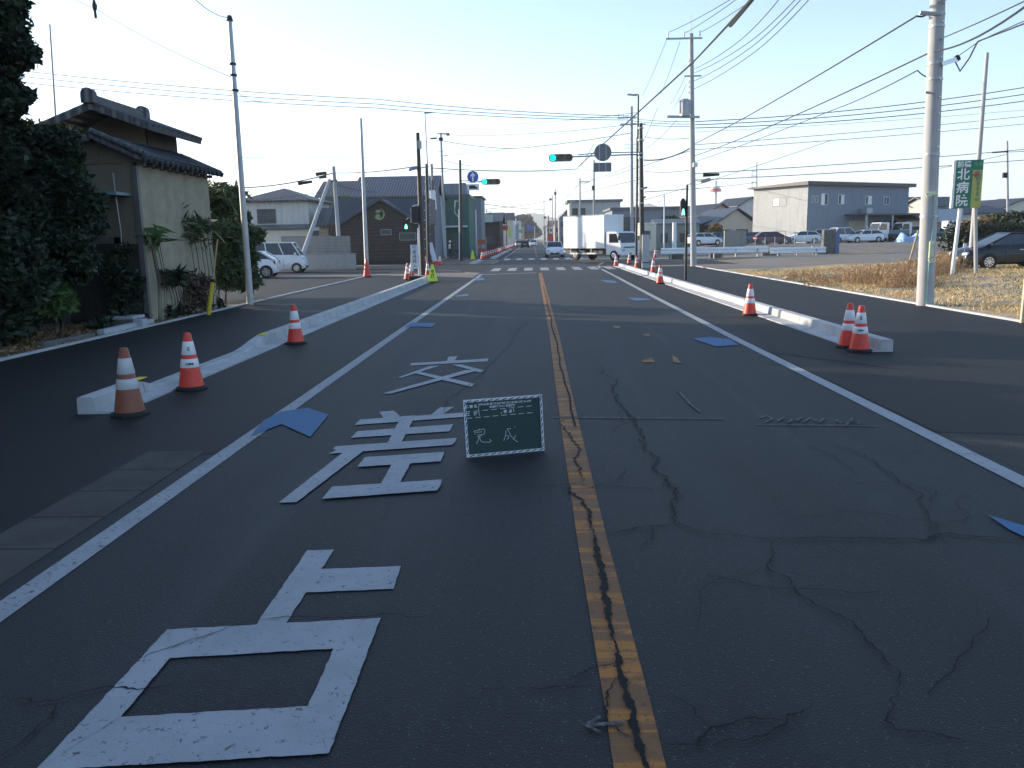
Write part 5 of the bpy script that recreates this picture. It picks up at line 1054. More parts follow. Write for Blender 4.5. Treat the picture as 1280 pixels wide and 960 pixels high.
def bar(m_,u0,v0,u1,v1,wd,d0=.006,d1=.016):
    p=Vector((u0,v0)); q=Vector((u1,v1)); d=(q-p).normalized()*1; n=Vector((-d.y,d.x))*wd/2
    L=[p-n,q-n,q+n,p+n]; m_.add([bp(x.x,x.y,d0) for x in L]+[bp(x.x,x.y,d1) for x in L],[(0,3,2,1),(4,5,6,7),(0,1,5,4),(1,2,6,5),(2,3,7,6),(3,0,4,7)])
f=MB(); g=.011; bar(f,0,g,BW,g,.022); bar(f,0,BH-g,BW,BH-g,.022); bar(f,g,.022,g,BH-.022,.022); bar(f,BW-g,.022,BW-g,BH-.022,.022); fr_=f.build('frame',M_BF,t)
f=MB()
n_=11
for i in range(n_):
    u=.03+(BW-.08)*i/(n_-1)
    for v in(BH-.013,.013): bar(f,u,v-.006,u+.04,v+.006,.007,.0165,.018)
for i in range(8):
    v=.03+(BH-.085)*i/7
    for u in(.013,BW-.013): bar(f,u-.005,v,u+.005,v+.04,.007,.0165,.018)
f.build('frame_dashes',M_INK,fr_)
M_CH=mat('chalk_white',(.62,.64,.68),.8,.15,60)
f=MB()
def px2uv(x,y):
    q=PL(x,y,o+nrm0*.005,nrm0)-o; return q.dot(rgt),q.z
def dash(x0,y0,x1,y1,k):
    (a0,b0),(a1,b1)=px2uv(x0,y0),px2uv(x1,y1)
    for i in range(k):
        f0=(i+.0)/k; f1=(i+.66)/k; bar(f,a0+(a1-a0)*f0,b0+(b1-b0)*f0,a0+(a1-a0)*f1,b0+(b1-b0)*f1,.0045,.005,.0062)
def c2(x,y): return 560+x/9.143,480+y/9.143
dash(*c2(205,320),*c2(1010,245),8); dash(*c2(225,392),*c2(1015,322),8)
for x0,y0,x1,y1 in((368,250,372,372),(372,322,380,380),(625,318,628,355),(765,275,772,340)): dash(*c2(x0,y0),*c2(x1,y1),1)
f.build('ruled_lines',M_CH,t)
def btext(s_,px,py,size,name='lettering',bold=.0012):
    u,v=px2uv(*c2(px,py)); text(s_,size,M_CH,t,face_M(bp(u,v,.006),rgt,(-.018/BH*rgt+Vector((0,0,1)))),name,bold=bold)
btext('工 事 名',285,258,.030); btext('工    種',290,345,.030); btext('測  点',700,312,.030)
btext('令和2年度 道路改良舗装補修工事 第2工区 30-04号',670,215,.0215,bold=.0006); btext('歩道整備その1 県道改築',640,252,.0215,bold=.0006)
for grp in ([[(305,535),(320,550),(318,575)],[(310,537),(375,522),(420,512),(432,530),(425,570),(385,580),(345,582)],[(335,552),(400,545)],[(345,600),(400,590)],[(362,595),(352,640),(330,682)],[(372,595),(372,635),(395,662),(450,663),(485,665),(500,650),(480,630)],[(368,518),(366,508)]],
 [[(672,530),(665,590),(642,648)],[(670,592),(692,588),(705,605),(690,628),(680,625)],[(685,505),(725,590),(770,640),(802,663)],[(690,512),(730,508)],[(785,580),(760,620),(748,632)],[(770,485),(778,492)]]):
  f=MB()
  for s_ in grp:
      uv=[px2uv(*c2(*q)) for q in s_]
      for a_,b_ in zip(uv,uv[1:]): bar(f,*a_,*b_,.0042,.005,.0064)
  f.build('chalk_handwriting',M_CH,t)
b=MB(); m0=bp(BW/2,BH*.85,-.01); b.tube([m0,bp(BW/2,0,-.26)],.006,6); b.tube([bp(BW*.3,BH*.3,-.01),bp(BW/2,.05,-.23)],.003,5); b.build('rear_stay',M_GALV,t)
# ============================================================ VEHICLES
def lerp(pts,x):
    for (a,b_),(c,d) in zip(pts,pts[1:]):
        if x<=c: return b_+(d-b_)*(0 if c==a else max(0,(x-a)/(c-a)))
    return pts[-1][1]
def car(label,loc,heading,paint,L=4.2,W=1.7,H=1.5,hood=None,gh=None,wheel=.31,wx=(.82,3.4),group=None,name='car',cat='car',front=0.,clear=.2,grille=True,style='hatch',detail=True):
    """x=0 front bumper, x=L rear, local +x points to the rear; heading = world angle of the car's nose"""
    t=thing(name,label,cat,loc,heading+math.pi,group); ox=-L/2
    hood=hood or [(0,.55),(.15,.72),(.5,.86),(1.15,.98),(L-.35,1.02),(L-.05,.9),(L,.6)]
    gh=gh or ((.95,.97),(1.75,H-.03),(L-.75,H-.04),(L-.1,1.0))
    b=MB(); xs=sorted(set([0,.04,.12,.25,.45,.7,1.0,1.3]+[L*i/12 for i in range(3,12)]+[L-.45,L-.25,L-.12,L-.04,L])); st=[]
    for x in xs:
        e=min(1,min(x,L-x)/.45); e=math.sqrt(1-(1-e)**2); hw_=W/2*(.80+.20*e); zt_=lerp(hood,x); zl=clear+.1*(1-e)
        st.append([(x+ox,-hw_*.90,zl),(x+ox,-hw_*.985,zl+.08),(x+ox,-hw_,zl+(zt_-zl)*.45),(x+ox,-hw_*.975,zl+(zt_-zl)*.8),(x+ox,-hw_*.90,zt_-.02),(x+ox,-hw_*.6,zt_+.03),(x+ox,0,zt_+.045),
                   (x+ox,hw_*.6,zt_+.03),(x+ox,hw_*.90,zt_-.02),(x+ox,hw_*.975,zl+(zt_-zl)*.8),(x+ox,hw_,zl+(zt_-zl)*.45),(x+ox,hw_*.985,zl+.08),(x+ox,hw_*.90,zl)])
    q=13; V=[p for s_ in st for p in s_]; n=len(st)
    F=[(k*q+i,k*q+(i+1)%q,(k+1)*q+(i+1)%q,(k+1)*q+i) for k in range(n-1) for i in range(q)]+[tuple(range(q)),tuple(range((n-1)*q,n*q))]
    b.add(V,F); body=b.build('body',paint,t,local=True,smooth=True)
    (x0,z0),(x1,z1),(x2,z2),(x3,z3)=gh; wb,wt=W/2*.90,W/2*.74
    def P8(e,zo=0): return [(x0+ox-e,-wb-e,z0-.03),(x0+ox-e,wb+e,z0-.03),(x1+ox-e,wt+e,z1+zo),(x1+ox-e,-wt-e,z1+zo),(x3+ox+e,-wb-e,z3-.03),(x3+ox+e,wb+e,z3-.03),(x2+ox+e,wt+e,z2+zo),(x2+ox+e,-wt-e,z2+zo)]
    gv=P8(0); MB().add(gv,[(0,1,2,3),(4,7,6,5),(0,3,7,4),(1,5,6,2),(2,6,7,3)]).build('windows',M_GLASS,t,local=True,smooth=False)
    b=MB(); b.add([(x1+ox-.03,-wt-.02,z1-.02),(x2+ox+.04,-wt-.02,z2-.02),(x2+ox+.04,wt+.02,z2-.02),(x1+ox-.03,wt+.02,z1-.02),(x1+ox+.05,-wt*.9,z1+.045),(x2+ox-.05,-wt*.9,z2+.045),(x2+ox-.05,wt*.9,z2+.045),(x1+ox+.05,wt*.9,z1+.045)],[(0,3,2,1),(4,5,6,7),(0,1,5,4),(1,2,6,5),(2,3,7,6),(3,0,4,7)])
    b.build('roof',paint,t,local=True,smooth=True,bevel=.02)
    b=MB()
    for s_ in(-1,1):
        A=Vector((x0+ox,s_*wb,z0-.03)); B=Vector((x1+ox,s_*wt,z1)); C_=Vector((x2+ox,s_*wt,z2)); D=Vector((x3+ox,s_*wb,z3-.03))
        b.tube([A,B],.035,6); b.tube([C_,D],.055 if style!='van' else .05,6)
        mids=[.5] if style in('sedan','hatch') else [.33,.66]
        for f_ in mids: b.tube([A+(D-A)*f_,B+(C_-B)*f_],.035,6)
        b.tube([B,C_],.03,6)
    b.build('pillars',paint,t,local=True,smooth=True)
    wxs=wx
    for x in wxs:
        for s_ in(-1,1):
            y0=s_*(W/2-.02); y1=s_*(W/2-.22)
            MB().cyl((x+ox,s_*(W/2+.004),wheel+.02),(x+ox,s_*(W/2-.1),wheel+.02),wheel*1.13,n=24).build('wheel_arch',M_BLACK,t,local=True)
            wo=MB().cyl((x+ox,s_*(W/2+.012),wheel),(x+ox,y1,wheel),wheel,n=28).build('wheel',M_RUB,t,local=True,smooth=True)
            b=MB(); b.cyl((x+ox,s_*(W/2+.014),wheel),(x+ox,s_*(W/2+.02),wheel),wheel*.2,n=12)
            for k in range(9):
                an=k*2*math.pi/9; d=Vector((math.cos(an),0,math.sin(an))); pr=Vector((-math.sin(an),0,math.cos(an)))
                c=Vector((x+ox,s_*(W/2+.018),wheel)); b.add([c+d*wheel*.12-pr*.015,c+d*wheel*.64-pr*.032,c+d*wheel*.64+pr*.032,c+d*wheel*.12+pr*.015],[(0,1,2,3)])
            ring=[(wheel*.62),(wheel*.68)]; n_=28
            vv=[(x+ox+rr_*math.cos(2*math.pi*k/n_),s_*(W/2+.017),wheel+rr_*math.sin(2*math.pi*k/n_)) for rr_ in ring for k in range(n_)]
            b.add(vv,[(k,(k+1)%n_,n_+(k+1)%n_,n_+k) for k in range(n_)]); b.build('rim',M_CHROME,wo,local=True)
    zf=lerp(hood,.15)
    for s_ in(-1,1):
        MB().obox((ox+.10,s_*W*.36,zf-.09),(.10,s_*.02,.02),(.045,s_*.13,0),(0.02,0,.062)).build('headlight',mat('headlight_glass',(.55,.58,.62),.12,.05,3,metal=.3),t,local=True,bevel=.02)
        MB().obox((ox+L-.07,s_*W*.40,lerp(hood,L-.1)-.12),(.06,0,0),(0,.07,0),(0,0,.1)).build('taillight',mat('taillight_red',(.45,.02,.02),.25,.05,3),t,local=True,bevel=.02)
        MB().obox((x0+ox+.28,s_*(W/2+.07),z0+.07),(.06,0,0),(0,.09,0),(0,0,.07)).build('mirror',paint,t,local=True,bevel=.02)
    if grille:
        MB().box(ox-.015,ox+.05,-W*.25,W*.25,.28,.45).build('grille',M_BLACK,t,local=True); 
    MB().box(ox-.03,ox-.016,-.17,.17,.40,.52).build('number_plate',M_WHP,t,local=True); MB().box(ox+L+.001,ox+L+.015,-.17,.17,.62,.78).build('number_plate',M_WHP,t,local=True)
    if detail:
        b=MB()
        for s_ in(-1,1):
            for f_ in(.38,.66): b.box(ox+L*f_-.006,ox+L*f_+.006,s_*(W/2*1.0-.03),s_*(W/2+.003),clear+.12,lerp(hood,L*f_)-.25)
        b.build('door_gaps',M_BLACK,t,local=True)
        b=MB(); [b.box(ox+L*f_,ox+L*f_+.16,s_*(W/2*.97),s_*(W/2+.012),.80,.83) for s_ in(-1,1) for f_ in(.52,.74)]; b.build('door_handles',M_CHROME,t,local=True)
    return t
PW=mat('car_white',(.74,.75,.77),.25,.03,2,spec=.6); PK=mat('car_black',(.010,.011,.016),.25,.05,2,spec=.5); PS=mat('car_silver',(.42,.44,.46),.3,.04,2,metal=.6); PR=mat('car_maroon',(.10,.02,.03),.25,.05,2); PBL=mat('car_teal_blue',(.08,.18,.24),.25,.05,2); PDG=mat('car_dark_grey',(.06,.065,.07),.3,.05,2)
# dark hatchback at right edge: nose points left
p=G(1237,336); c_=at(1208,36.5)
HL=4.3
car('shiny black hatchback with spoked wheel caps cut by the right edge of the photo',(c_[0]+HL/2-.05,37.2,.2),math.pi+R(2),PK,L=HL,W=1.72,H=1.52,hood=[(0,.55),(.06,.72),(.3,.84),(.8,1.0),(1.1,1.03),(HL-.3,1.08),(HL,.7)],gh=((.72,.97),(1.95,1.50),(3.4,1.48),(4.15,1.05)),wheel=.31,wx=(.95,3.5))
# white kei van
KL=3.4; c_=at(375,51.5)
car('white boxy mini van parked behind the bamboo, nose to the right',(c_[0]-KL/2,52.6,0),0.08,PW,L=KL,W=1.5,H=1.88,hood=[(0,.6),(.06,.9),(.3,1.08),(.6,1.12),(KL-.1,1.16),(KL,.9)],gh=((.25,1.1),(.75,1.85),(KL-.12,1.86),(KL-.02,1.15)),wheel=.28,wx=(.5,2.9),style='van',name='mini_van',cat='van')
c_=at(333,44); SL=3.9
car('white sedan showing only its red tail light past the bamboo',(c_[0]-SL/2,45.6,0),math.pi+.1,PW,L=SL,W=1.65,H=1.42)
# white hatchback coming towards us
c_=at(693.5,82); car('white hatchback driving towards the camera left of the box truck',(c_[0],84,0),-math.pi/2,PW,L=4.0,W=1.78,H=1.5,wheel=.31,wx=(.8,3.2))
for px,Y,hd,pm,lab,H_ in [(656,172,math.pi/2,PK,'black car driving away in the left lane',1.5),(649,185,math.pi/2,PS,'dark silver car ahead of the black one in the far left lane',1.5),(649.5,225,math.pi/2,PW,'white car far ahead in the left lane',1.7),(666.5,190,-math.pi/2,PW,'white car approaching in the far right lane',1.5),(662,235,-math.pi/2,PW,'second white car approaching behind the first in the right lane',1.7)]:
    c_=at(px,Y); car(lab,(c_[0],Y,0),hd,pm,L=4.3,W=1.72,H=H_,detail=False)
# parked cars on the right lot
zl=.7
lot=[(905,98,.0,PBL,'teal car parked left of the grey block pillar'),(880,97,.4,PW,'white car parked behind the transformer pole'),(895,100,.2,PDG,'dark car parked beside the teal one'),
 (965,97,0.1,PR,'dark maroon car parked behind the barrier left of the white sedan'),(943,99,0.1,PBL,'blue grey car parked in front of the cream house'),(1001,98,math.pi+.1,PW,'white sedan parked before the pale workshop wall'),
 (1055,99,.3,PW,'white minivan parked right of the blue grey pillar'),(1080,98,math.pi+.15,PW,'white coupe like car parked under the workshop canopy')]
for px,Y,hd,pm,lab in lot:
    c_=at(px,Y,zl); car(lab,(c_[0],Y,zl),hd,pm,L=4.2,W=1.7,H=1.75 if 'minivan' in lab else 1.42,detail=False,group='cars parked in the lot on the right',grille=False)
# ---- trucks
def truck(label,loc,heading,L=6.2,W=2.1,boxH=3.55,cabL=1.75,box=True,group=None,boxmat=None):
    t=thing('box_truck' if box else 'small_truck',label,'truck',loc,heading,group)   # local +x = nose
    hx=L/2; cb=hx-cabL; M_BOX=boxmat or mat('truck_box_white',(.80,.80,.80),.4,.03,1)
    wh=.40
    b=MB(); b.prism_y([(cb+.08,.45),(hx-.02,.45),(hx,1.15),(hx-.06,1.35),(hx-.42,2.18),(hx-.62,2.27),(cb+.1,2.27),(cb+.05,2.2)],-W*.46,W*.46); b.build('cab',PW,t,local=True,bevel=.05)
    b=MB(); b.add([(hx-.075,-W*.42,1.38),(hx-.075,W*.42,1.38),(hx-.40,W*.39,2.15),(hx-.40,-W*.39,2.15),(hx-.055,-W*.42,1.385),(hx-.055,W*.42,1.385),(hx-.38,W*.39,2.155),(hx-.38,-W*.39,2.155)],[(4,5,6,7),(0,3,2,1),(0,1,5,4),(1,2,6,5),(2,3,7,6),(3,0,4,7)]); b.build('windscreen',M_GLASS,t,local=True)
    for s_ in(-1,1):
        MB().prism_y([(cb+.45,1.4),(hx-.25,1.4),(hx-.52,2.1),(cb+.45,2.1)],s_*(W*.46+.002),s_*(W*.46+.012)).build('side_window',M_GLASS,t,local=True)
        MB().obox((hx+.0,s_*W*.34,.82),(.02,0,0),(0,.16,0),(0,0,.09)).build('headlight',MATS['headlight_glass'],t,local=True,bevel=.01)
        MB().obox((hx-.1,s_*(W*.46+.14),1.75),(.04,0,0),(0,.09,0),(0,0,.17)).build('mirror',M_BLACK,t,local=True,bevel=.02)
    MB().box(hx+.0,hx+.03,-W*.3,W*.3,1.0,1.08).build('grille',M_BLACK,t,local=True); MB().box(hx-.02,hx+.05,-W*.46,W*.46,.42,.66).build('bumper',PW,t,local=True,bevel=.02); MB().box(hx+.051,hx+.06,-.17,.17,.47,.6).build('number_plate',mat('plate_green',(.1,.3,.2),.5,.1,3),t,local=True)
    MB().box(-hx,cb+.2,-.85,.85,.52,.9).build('chassis',M_BLACK,t,local=True)
    if box:
        bo=MB().box(-hx,cb-.03,-W/2,W/2,.95,boxH).build('cargo_box',M_BOX,t,local=True,bevel=.015)
        b=MB()
        for z_ in(.95,boxH-.06):
            for s_ in(-1,1): b.box(-hx-.01,cb-.02,s_*(W/2+.002),s_*(W/2+.02),z_,z_+.06)
        b.build('edge_rails',M_CHROME,bo,local=True)
        b=MB(); [b.box(-hx+.8,cb-.7,s_*(W/2-.04),s_*(W/2),.5,.62) for s_ in(-1,1)]; [b.box(-hx+x_,-hx+x_+.05,s_*(W/2-.05),s_*W/2,.5,.94) for s_ in(-1,1) for x_ in(.85,2.0,3.3)]; b.build('side_guard',M_GALV,t,local=True)
    else:
        b=MB(); b.box(-hx,cb-.05,-W*.48,W*.48,.85,.95); [b.box(-hx,cb-.05,s_*W*.48-.02,s_*W*.48+.02,.953,1.35) for s_ in(-1,1)]; b.build('load_bed',PBL,t,local=True)
    for x,tw in((hx-.75,1),(-hx+1.4,1)):
        for s_ in(-1,1):
            wo=MB().cyl((x,s_*(W/2-.02),wh),(x,s_*(W/2-.3),wh),wh,n=24).build('wheel',M_RUB,t,local=True,smooth=True); MB().cyl((x,s_*(W/2-.019),wh),(x,s_*(W/2-.0),wh),wh*.55,wh*.4,n=16).build('rim',M_CHROME,wo,local=True)
    return t
p=at(751,68.5); truck('large white box truck turning left out of the oncoming lane',(p[0],68.8,0),-R(50),L=6.6,W=2.2,boxH=3.62)
p=at(1110,100,zl); truck('small white truck parked under the right end of the workshop canopy',(p[0],100,zl),R(200),L=4.6,W=1.7,box=False,group=None); p=at(1139,104,zl); truck('small pale truck parked behind the blue sheet pile',(p[0],104,zl),R(195),L=4.6,W=1.7,box=False)
p=at(1176,96,zl); truck('blue bedded truck parked right of the thick concrete pole',(p[0],96,zl),R(0),L=4.0,W=1.6,box=False)
# ============================================================ RIGHT SIDE BARRIERS
def guardrail(px0,px1,Y,py0,label):
    a=P(px0,py0,Y); b_=P(px1,py0,Y+.5); z=(P((px0+px1)/2,py0,Y).z); t=thing('guardrail',label,'guardrail',(a.x,Y,0)); d=Vector((b_.x-a.x,.5,0)); 
    prof=[(dy*1.5,dz*1.5) for dy,dz in [(.0,-.17),(-.06,-.13),(-.06,-.05),(.0,-.02),(.0,.02),(-.06,.05),(-.06,.13),(.0,.17)]]
    V=[(x,Yy+dy,z+dz) for x,Yy in((a.x,Y),(b_.x,Y+.5)) for dy,dz in prof]+[(x,Yy+.02+dy,z+dz) for x,Yy in((a.x,Y),(b_.x,Y+.5)) for dy,dz in prof]
    F=[(i,i+1,8+i+1,8+i) for i in range(7)]+[(16+i,24+i,24+i+1,16+i+1) for i in range(7)]; MB().add(V,F).build('beam',mat('guardrail_white',(.82,.84,.86),.4,.06,3),t)
    b=MB(); n_=max(2,int(abs(b_.x-a.x)/2)+1)
    for k in range(n_): x=a.x+(b_.x-a.x)*(k+.5)/n_; b.cyl((x,Y+.35,0),(x,Y+.35,z+.1),.06,n=8)
    b.build('posts',M_GALV,t); return t
guardrail(826,960,67,313,'left stretch of white crash barrier beyond the crossing'); guardrail(962,1032,69,313,'right stretch of crash barrier ending at the grey pillar')
for i,(px,Y,w_,lab) in enumerate([(846,68,.55,'grey concrete block under the left barrier'),(896,68,.5,'grey concrete block under the middle of the barrier'),(965,70,.75,'wide concrete block under the barrier joint'),(1026,71,.55,'pale concrete block near the right end of the barrier')]):
    c_=at(px,Y); t=MB().box(c_[0]-w_,c_[0]+w_,Y,Y+.5,0,.5).build('concrete_block',M_CONCO,origin=c_,bevel=.03); tag(t,lab,'concrete block',group='concrete blocks under the crash barrier')
c_=at(1038,72); t=thing('gate_pillar','grey and blue concrete pillar at the right end of the barrier','pillar',c_); MB().box(c_[0]-.55,c_[0]+.45,72,72.6,0,2.1).build('pillar',M_CONCO,t,bevel=.02); MB().box(c_[0]+.453,c_[0]+.8,72.1,72.6,0,1.95).build('blue_panel',mat('panel_blue',(.1,.17,.35),.5,.1,3),t)
c_=at(919,88,.6); t=MB().box(c_[0]-1.1,c_[0]+1.1,88,88.4,.3,2.3).build('block_pillar',W_BLK,origin=c_); tag(t,'grey block pillar between the parked cars','pillar')
c_=at(950,90,.6); t=thing('mesh_fence','low mesh fence in front of the parked cars','fence',(c_[0],90,.6)); b=MB(); x0,x1=at(932,90)[0],at(1030,90)[0]
for k in range(9): x=x0+(x1-x0)*k/8; b.cyl((x,90,.4),(x,90,1.55),.03,n=6)
b.build('posts',M_GALV,t); b=MB(); [b.box(x0,x1,89.98,90.0,z_,z_+.02) for z_ in np.arange(.75,1.5,.12)]; b.build('mesh',M_GALV,t)
# blue sheets
M_BS=mat('blue_sheet',(.05,.25,.55),.45,.15,3,col2=(.5,.6,.7)); 
t=thing('blue_sheet_pile','heap under crumpled blue and white sheets right of the workshop','sheet pile',(P(1135,305,95).x,95,.7)); V=[];F=[]; nx,ny=22,6; x0,x1=P(1121,305,95).x,P(1152,305,95).x
for j in range(ny+1):
    for i in range(nx+1): u=i/nx; v=j/ny; V.append((x0+(x1-x0)*u,94+2.2*v,.7+1.05*math.sin(math.pi*min(1,max(0,v)))**.6*(.75+.25*math.sin(u*9))*(min(1,6*u,6*(1-u)))+random.uniform(-.06,.06)))
for j in range(ny):
    for i in range(nx): F.append((j*(nx+1)+i,j*(nx+1)+i+1,(j+1)*(nx+1)+i+1,(j+1)*(nx+1)+i))
MB().add(V,F).build('sheet',M_BS,t)
a=P(1189,305,88); t=thing('corrugated_fence','grey corrugated fence panel right of the thick pole','fence',(a.x,88,.5)); b=MB(); [b.box(P(1182,300,88).x+k*.16,P(1182,300,88).x+k*.16+.13,88,88.05,.4,2.5) for k in range(9)]; b.build('panel',W_LTG,t)
# wooden stakes
a=G(1278,404); t=thing('wooden_stake','pale wooden stake at the right edge of the pavement','stake',a); MB().obox(a+Vector((0,0,.66)),(.035,0,0),(0,.035,0),(.01,0,.68)).build('stake',mat('stake_wood',(.5,.42,.32),.85,.2,8),t,bevel=.004)
a=P(1137,318,50); t=thing('wooden_stake','yellowish stake leaning among the brown weeds','stake',(a.x,50,0)); MB().cyl((a.x,50,0),P(1148,288,50),.06,n=6).build('stake',mat('pale_wood',(.42,.33,.18),.8,.2,8),t)
t=thing('marker_stake','small white tag standing in the weeds beside the sign post','stake',at(1206,36)); q=P(1206,307,36); MB().obox(q,(.06,0,0),(0,.01,0),(0,0,.09)).build('tag_plate',M_WHP,t); MB().cyl((q.x,36,0),q,.01,n=5).build('stem',M_GALV,t)
a=G(1,433); t=thing('fence_post','weathered wooden post at the left edge of the photo','post',a); MB().cyl(a,a+Vector((-.02,0,1.15)),.05,.045,n=10).build('post',M_CONCO,t)
# concrete blocks by house + kerb piece
g=G(148,411); t=thing('block_stack','stack of hollow concrete blocks by the old house doorway','concrete blocks',g)
for k in range(3): MB().box(g.x-.42,g.x+.40,g.y+.0+k*.21,g.y+.2+k*.21,0,.2).build('block',M_CONCO,t,bevel=.01)
MB().box(g.x-.45,g.x+.35,g.y+.02,g.y+.6,.203,.27).build('flat_slab',M_CONC,t,bevel=.01); MB().box(g.x+.403,g.x+.62,g.y-.12,g.y+.14,0,.21).build('block',M_CONC,t,bevel=.01)
a,c=G(130,421),G(192,406); t=thing('kerb_stone','loose concrete kerb stone lying along the left pavement edge','kerb stone',a); d=(c-a)/2; MB().obox((a+c)/2+Vector((-.06,0,.07)),(d.x,d.y,0),(-.08,.0,0),(0,0,.075)).build('stone',M_CONC,t,bevel=.01)
a,c=G(60,436),G(125,423); t=thing('garden_edging','dark stone edging below the evergreen','edging',a); d=(c-a)/2; MB().obox((a+c)/2+Vector((-.15,0,.06)),(d.x,d.y,0),(-.07,.0,0),(0,0,.06)).build('stone',M_CONCO,t,bevel=.02)
t=thing('litter_bag','small pale plastic bag at the foot of the old house','bag',G(200,399)); q=G(199,398); b=MB(); b.lathe([(.02,0),(.11,.02),(.12,.1),(.05,.2),(.07,.26)],tuple(q),n=9); b.build('bag',M_WHP,t)
# ============================================================ PERSON WITH BICYCLE
def skin(name,pts,edges,rad,m_,parent,sub=1):
    me=bpy.data.meshes.new(name); inv=WM[parent.name].inverted(); me.from_pydata([tuple(Vector(p)) for p in pts],edges,[]); me.materials.append(m_); o=bpy.data.objects.new(name,me); COL.objects.link(o); o.parent=parent; WM[o.name]=WM[parent.name]
    md=o.modifiers.new('skin','SKIN'); md.use_smooth_shade=True
    for i,r_ in enumerate(rad): me.skin_vertices[0].data[i].radius=(r_,r_)
    me.skin_vertices[0].data[0].use_root=True
    s_=o.modifiers.new('sub','SUBSURF'); s_.levels=sub; s_.render_levels=sub; return o
pp=at(562.5,83); t=thing('person','person in dark clothes and white cap walking a bicycle on the far corner','person',(pp[0],83,0),R(-20))
M_SKIN=mat('skin',(.45,.28,.2),.6,.08,6); M_CLO=mat('dark_clothes',(.03,.033,.045),.8,.15,8); M_SHIRT=mat('white_shirt',(.7,.7,.7),.8,.06,8)
pts=[(0,0,.95),(0,0,1.15),(0,0,1.38),(0,0,1.48),(0,-.02,1.6),(.17,0,1.40),(.22,-.08,1.14),(.2,-.28,.98),(-.17,0,1.40),(-.23,-.02,1.14),(-.24,-.2,.98),(.09,0,.9),(.1,-.12,.5),(.1,.0,.09),(.1,-.14,.04),(-.09,0,.9),(-.1,.05,.5),(-.1,.24,.12),(-.1,.14,.04)]
ed=[(0,1),(1,2),(2,3),(3,4),(2,5),(5,6),(6,7),(2,8),(8,9),(9,10),(0,11),(11,12),(12,13),(13,14),(0,15),(15,16),(16,17),(17,18)]
rd=[.13,.13,.14,.055,.10,.06,.042,.035,.06,.042,.035,.09,.062,.045,.04,.09,.062,.045,.04]
skin('body',pts,ed,rd,M_CLO,t,2)
b=MB(); b.lathe([(.0,-.13),(.07,-.11),(.095,-.02),(.09,.06),(.05,.11),(0,.12)],(0,-.02,1.64),n=14); hd=b.build('head',M_SKIN,t,local=True,smooth=True)
b=MB(); b.lathe([(.12,.0),(.112,.07),(.06,.13),(0,.14)],(0,-.02,1.66),n=14); b.box(-.08,.08,-.2,-.08,1.665,1.68); b.build('cap',M_WHP,t,local=True,smooth=True)
b=MB(); b.lathe([(.15,.98),(.155,1.2),(.17,1.36),(.08,1.46)],(-.01,0,0),n=14); b.build('shirt',M_SHIRT,t,local=True,smooth=True)
t=thing('bicycle','dark bicycle pushed by the person on the far corner','bicycle',(pp[0]+.55,82.8,0),R(-70))
for x in(-.52,.52):
    b=MB(); n_=24
    ringp=[(x+.33*math.cos(2*math.pi*k/n_),0,.33+.33*math.sin(2*math.pi*k/n_)) for k in range(n_+1)]; b.tube(ringp,.018,6); wo=b.build('wheel',M_RUB,t,local=True)
    b=MB(); [b.cyl((x,0,.33),(x+.32*math.cos(k*.524),0,.33+.32*math.sin(k*.524)),.003,n=4) for k in range(12)]; b.build('spokes',M_CHROME,wo,local=True)
b=MB(); b.tube([(-.52,0,.33),(-.1,0,.3),(.35,0,.72),(-.18,0,.78),(-.1,0,.3)],.018,6); b.tube([(-.52,0,.33),(-.18,0,.74)],.012,6); b.tube([(.52,0,.33),(.38,0,.78),(.33,0,.98)],.018,6); b.build('frame',PBL,t,local=True)
b=MB(); b.tube([(.18,-.26,1.0),(.33,-.12,1.02),(.33,.12,1.02),(.18,.26,1.0)],.014,6); b.build('handlebar',M_CHROME,t,local=True); MB().prism([(-.32,-.07),(-.32,.07),(-.06,.02),(-.06,-.02)],.82,.88).build('saddle',M_BLACK,t,local=True)
MB().box(.48,.78,-.15,.15,.68,.9).build('basket',M_BLACK,t,local=True)
# ============================================================ BIRD
q=P(118,8,30); t=thing('bird','dark bird perched on the thin wire at the top left','bird',q,R(20))
b=MB(); b.lathe([(.0,-.19),(.035,-.16),(.075,-.06),(.085,.03),(.06,.11),(.05,.13),(.055,.17),(.03,.215),(0,.225)],(0,0,.0),n=12)
b.add([(-.04,.03,-.14),(.04,.03,-.14),(.045,.10,-.36),(-.045,.10,-.36),(0,.05,-.14),(0,.115,-.36)],[(0,1,2,3),(0,3,5,4),(1,4,5,2)])
b.cyl((0,-.04,.18),(0,-.11,.17),.014,.003,n=6); b.cyl((.02,0,-.13),(.02,-.02,-.16),.006,n=5); b.build('body',M_BLACK,t,local=True,smooth=True)
b=MB(); [b.add([(s_*.08,-.01,.08),(s_*.09,.05,.06),(s_*.05,.07,-.2),(s_*.06,.02,-.14)],[(0,1,2,3)]) for s_ in(-1,1)]; b.build('wings',M_BLACK,t,local=True)
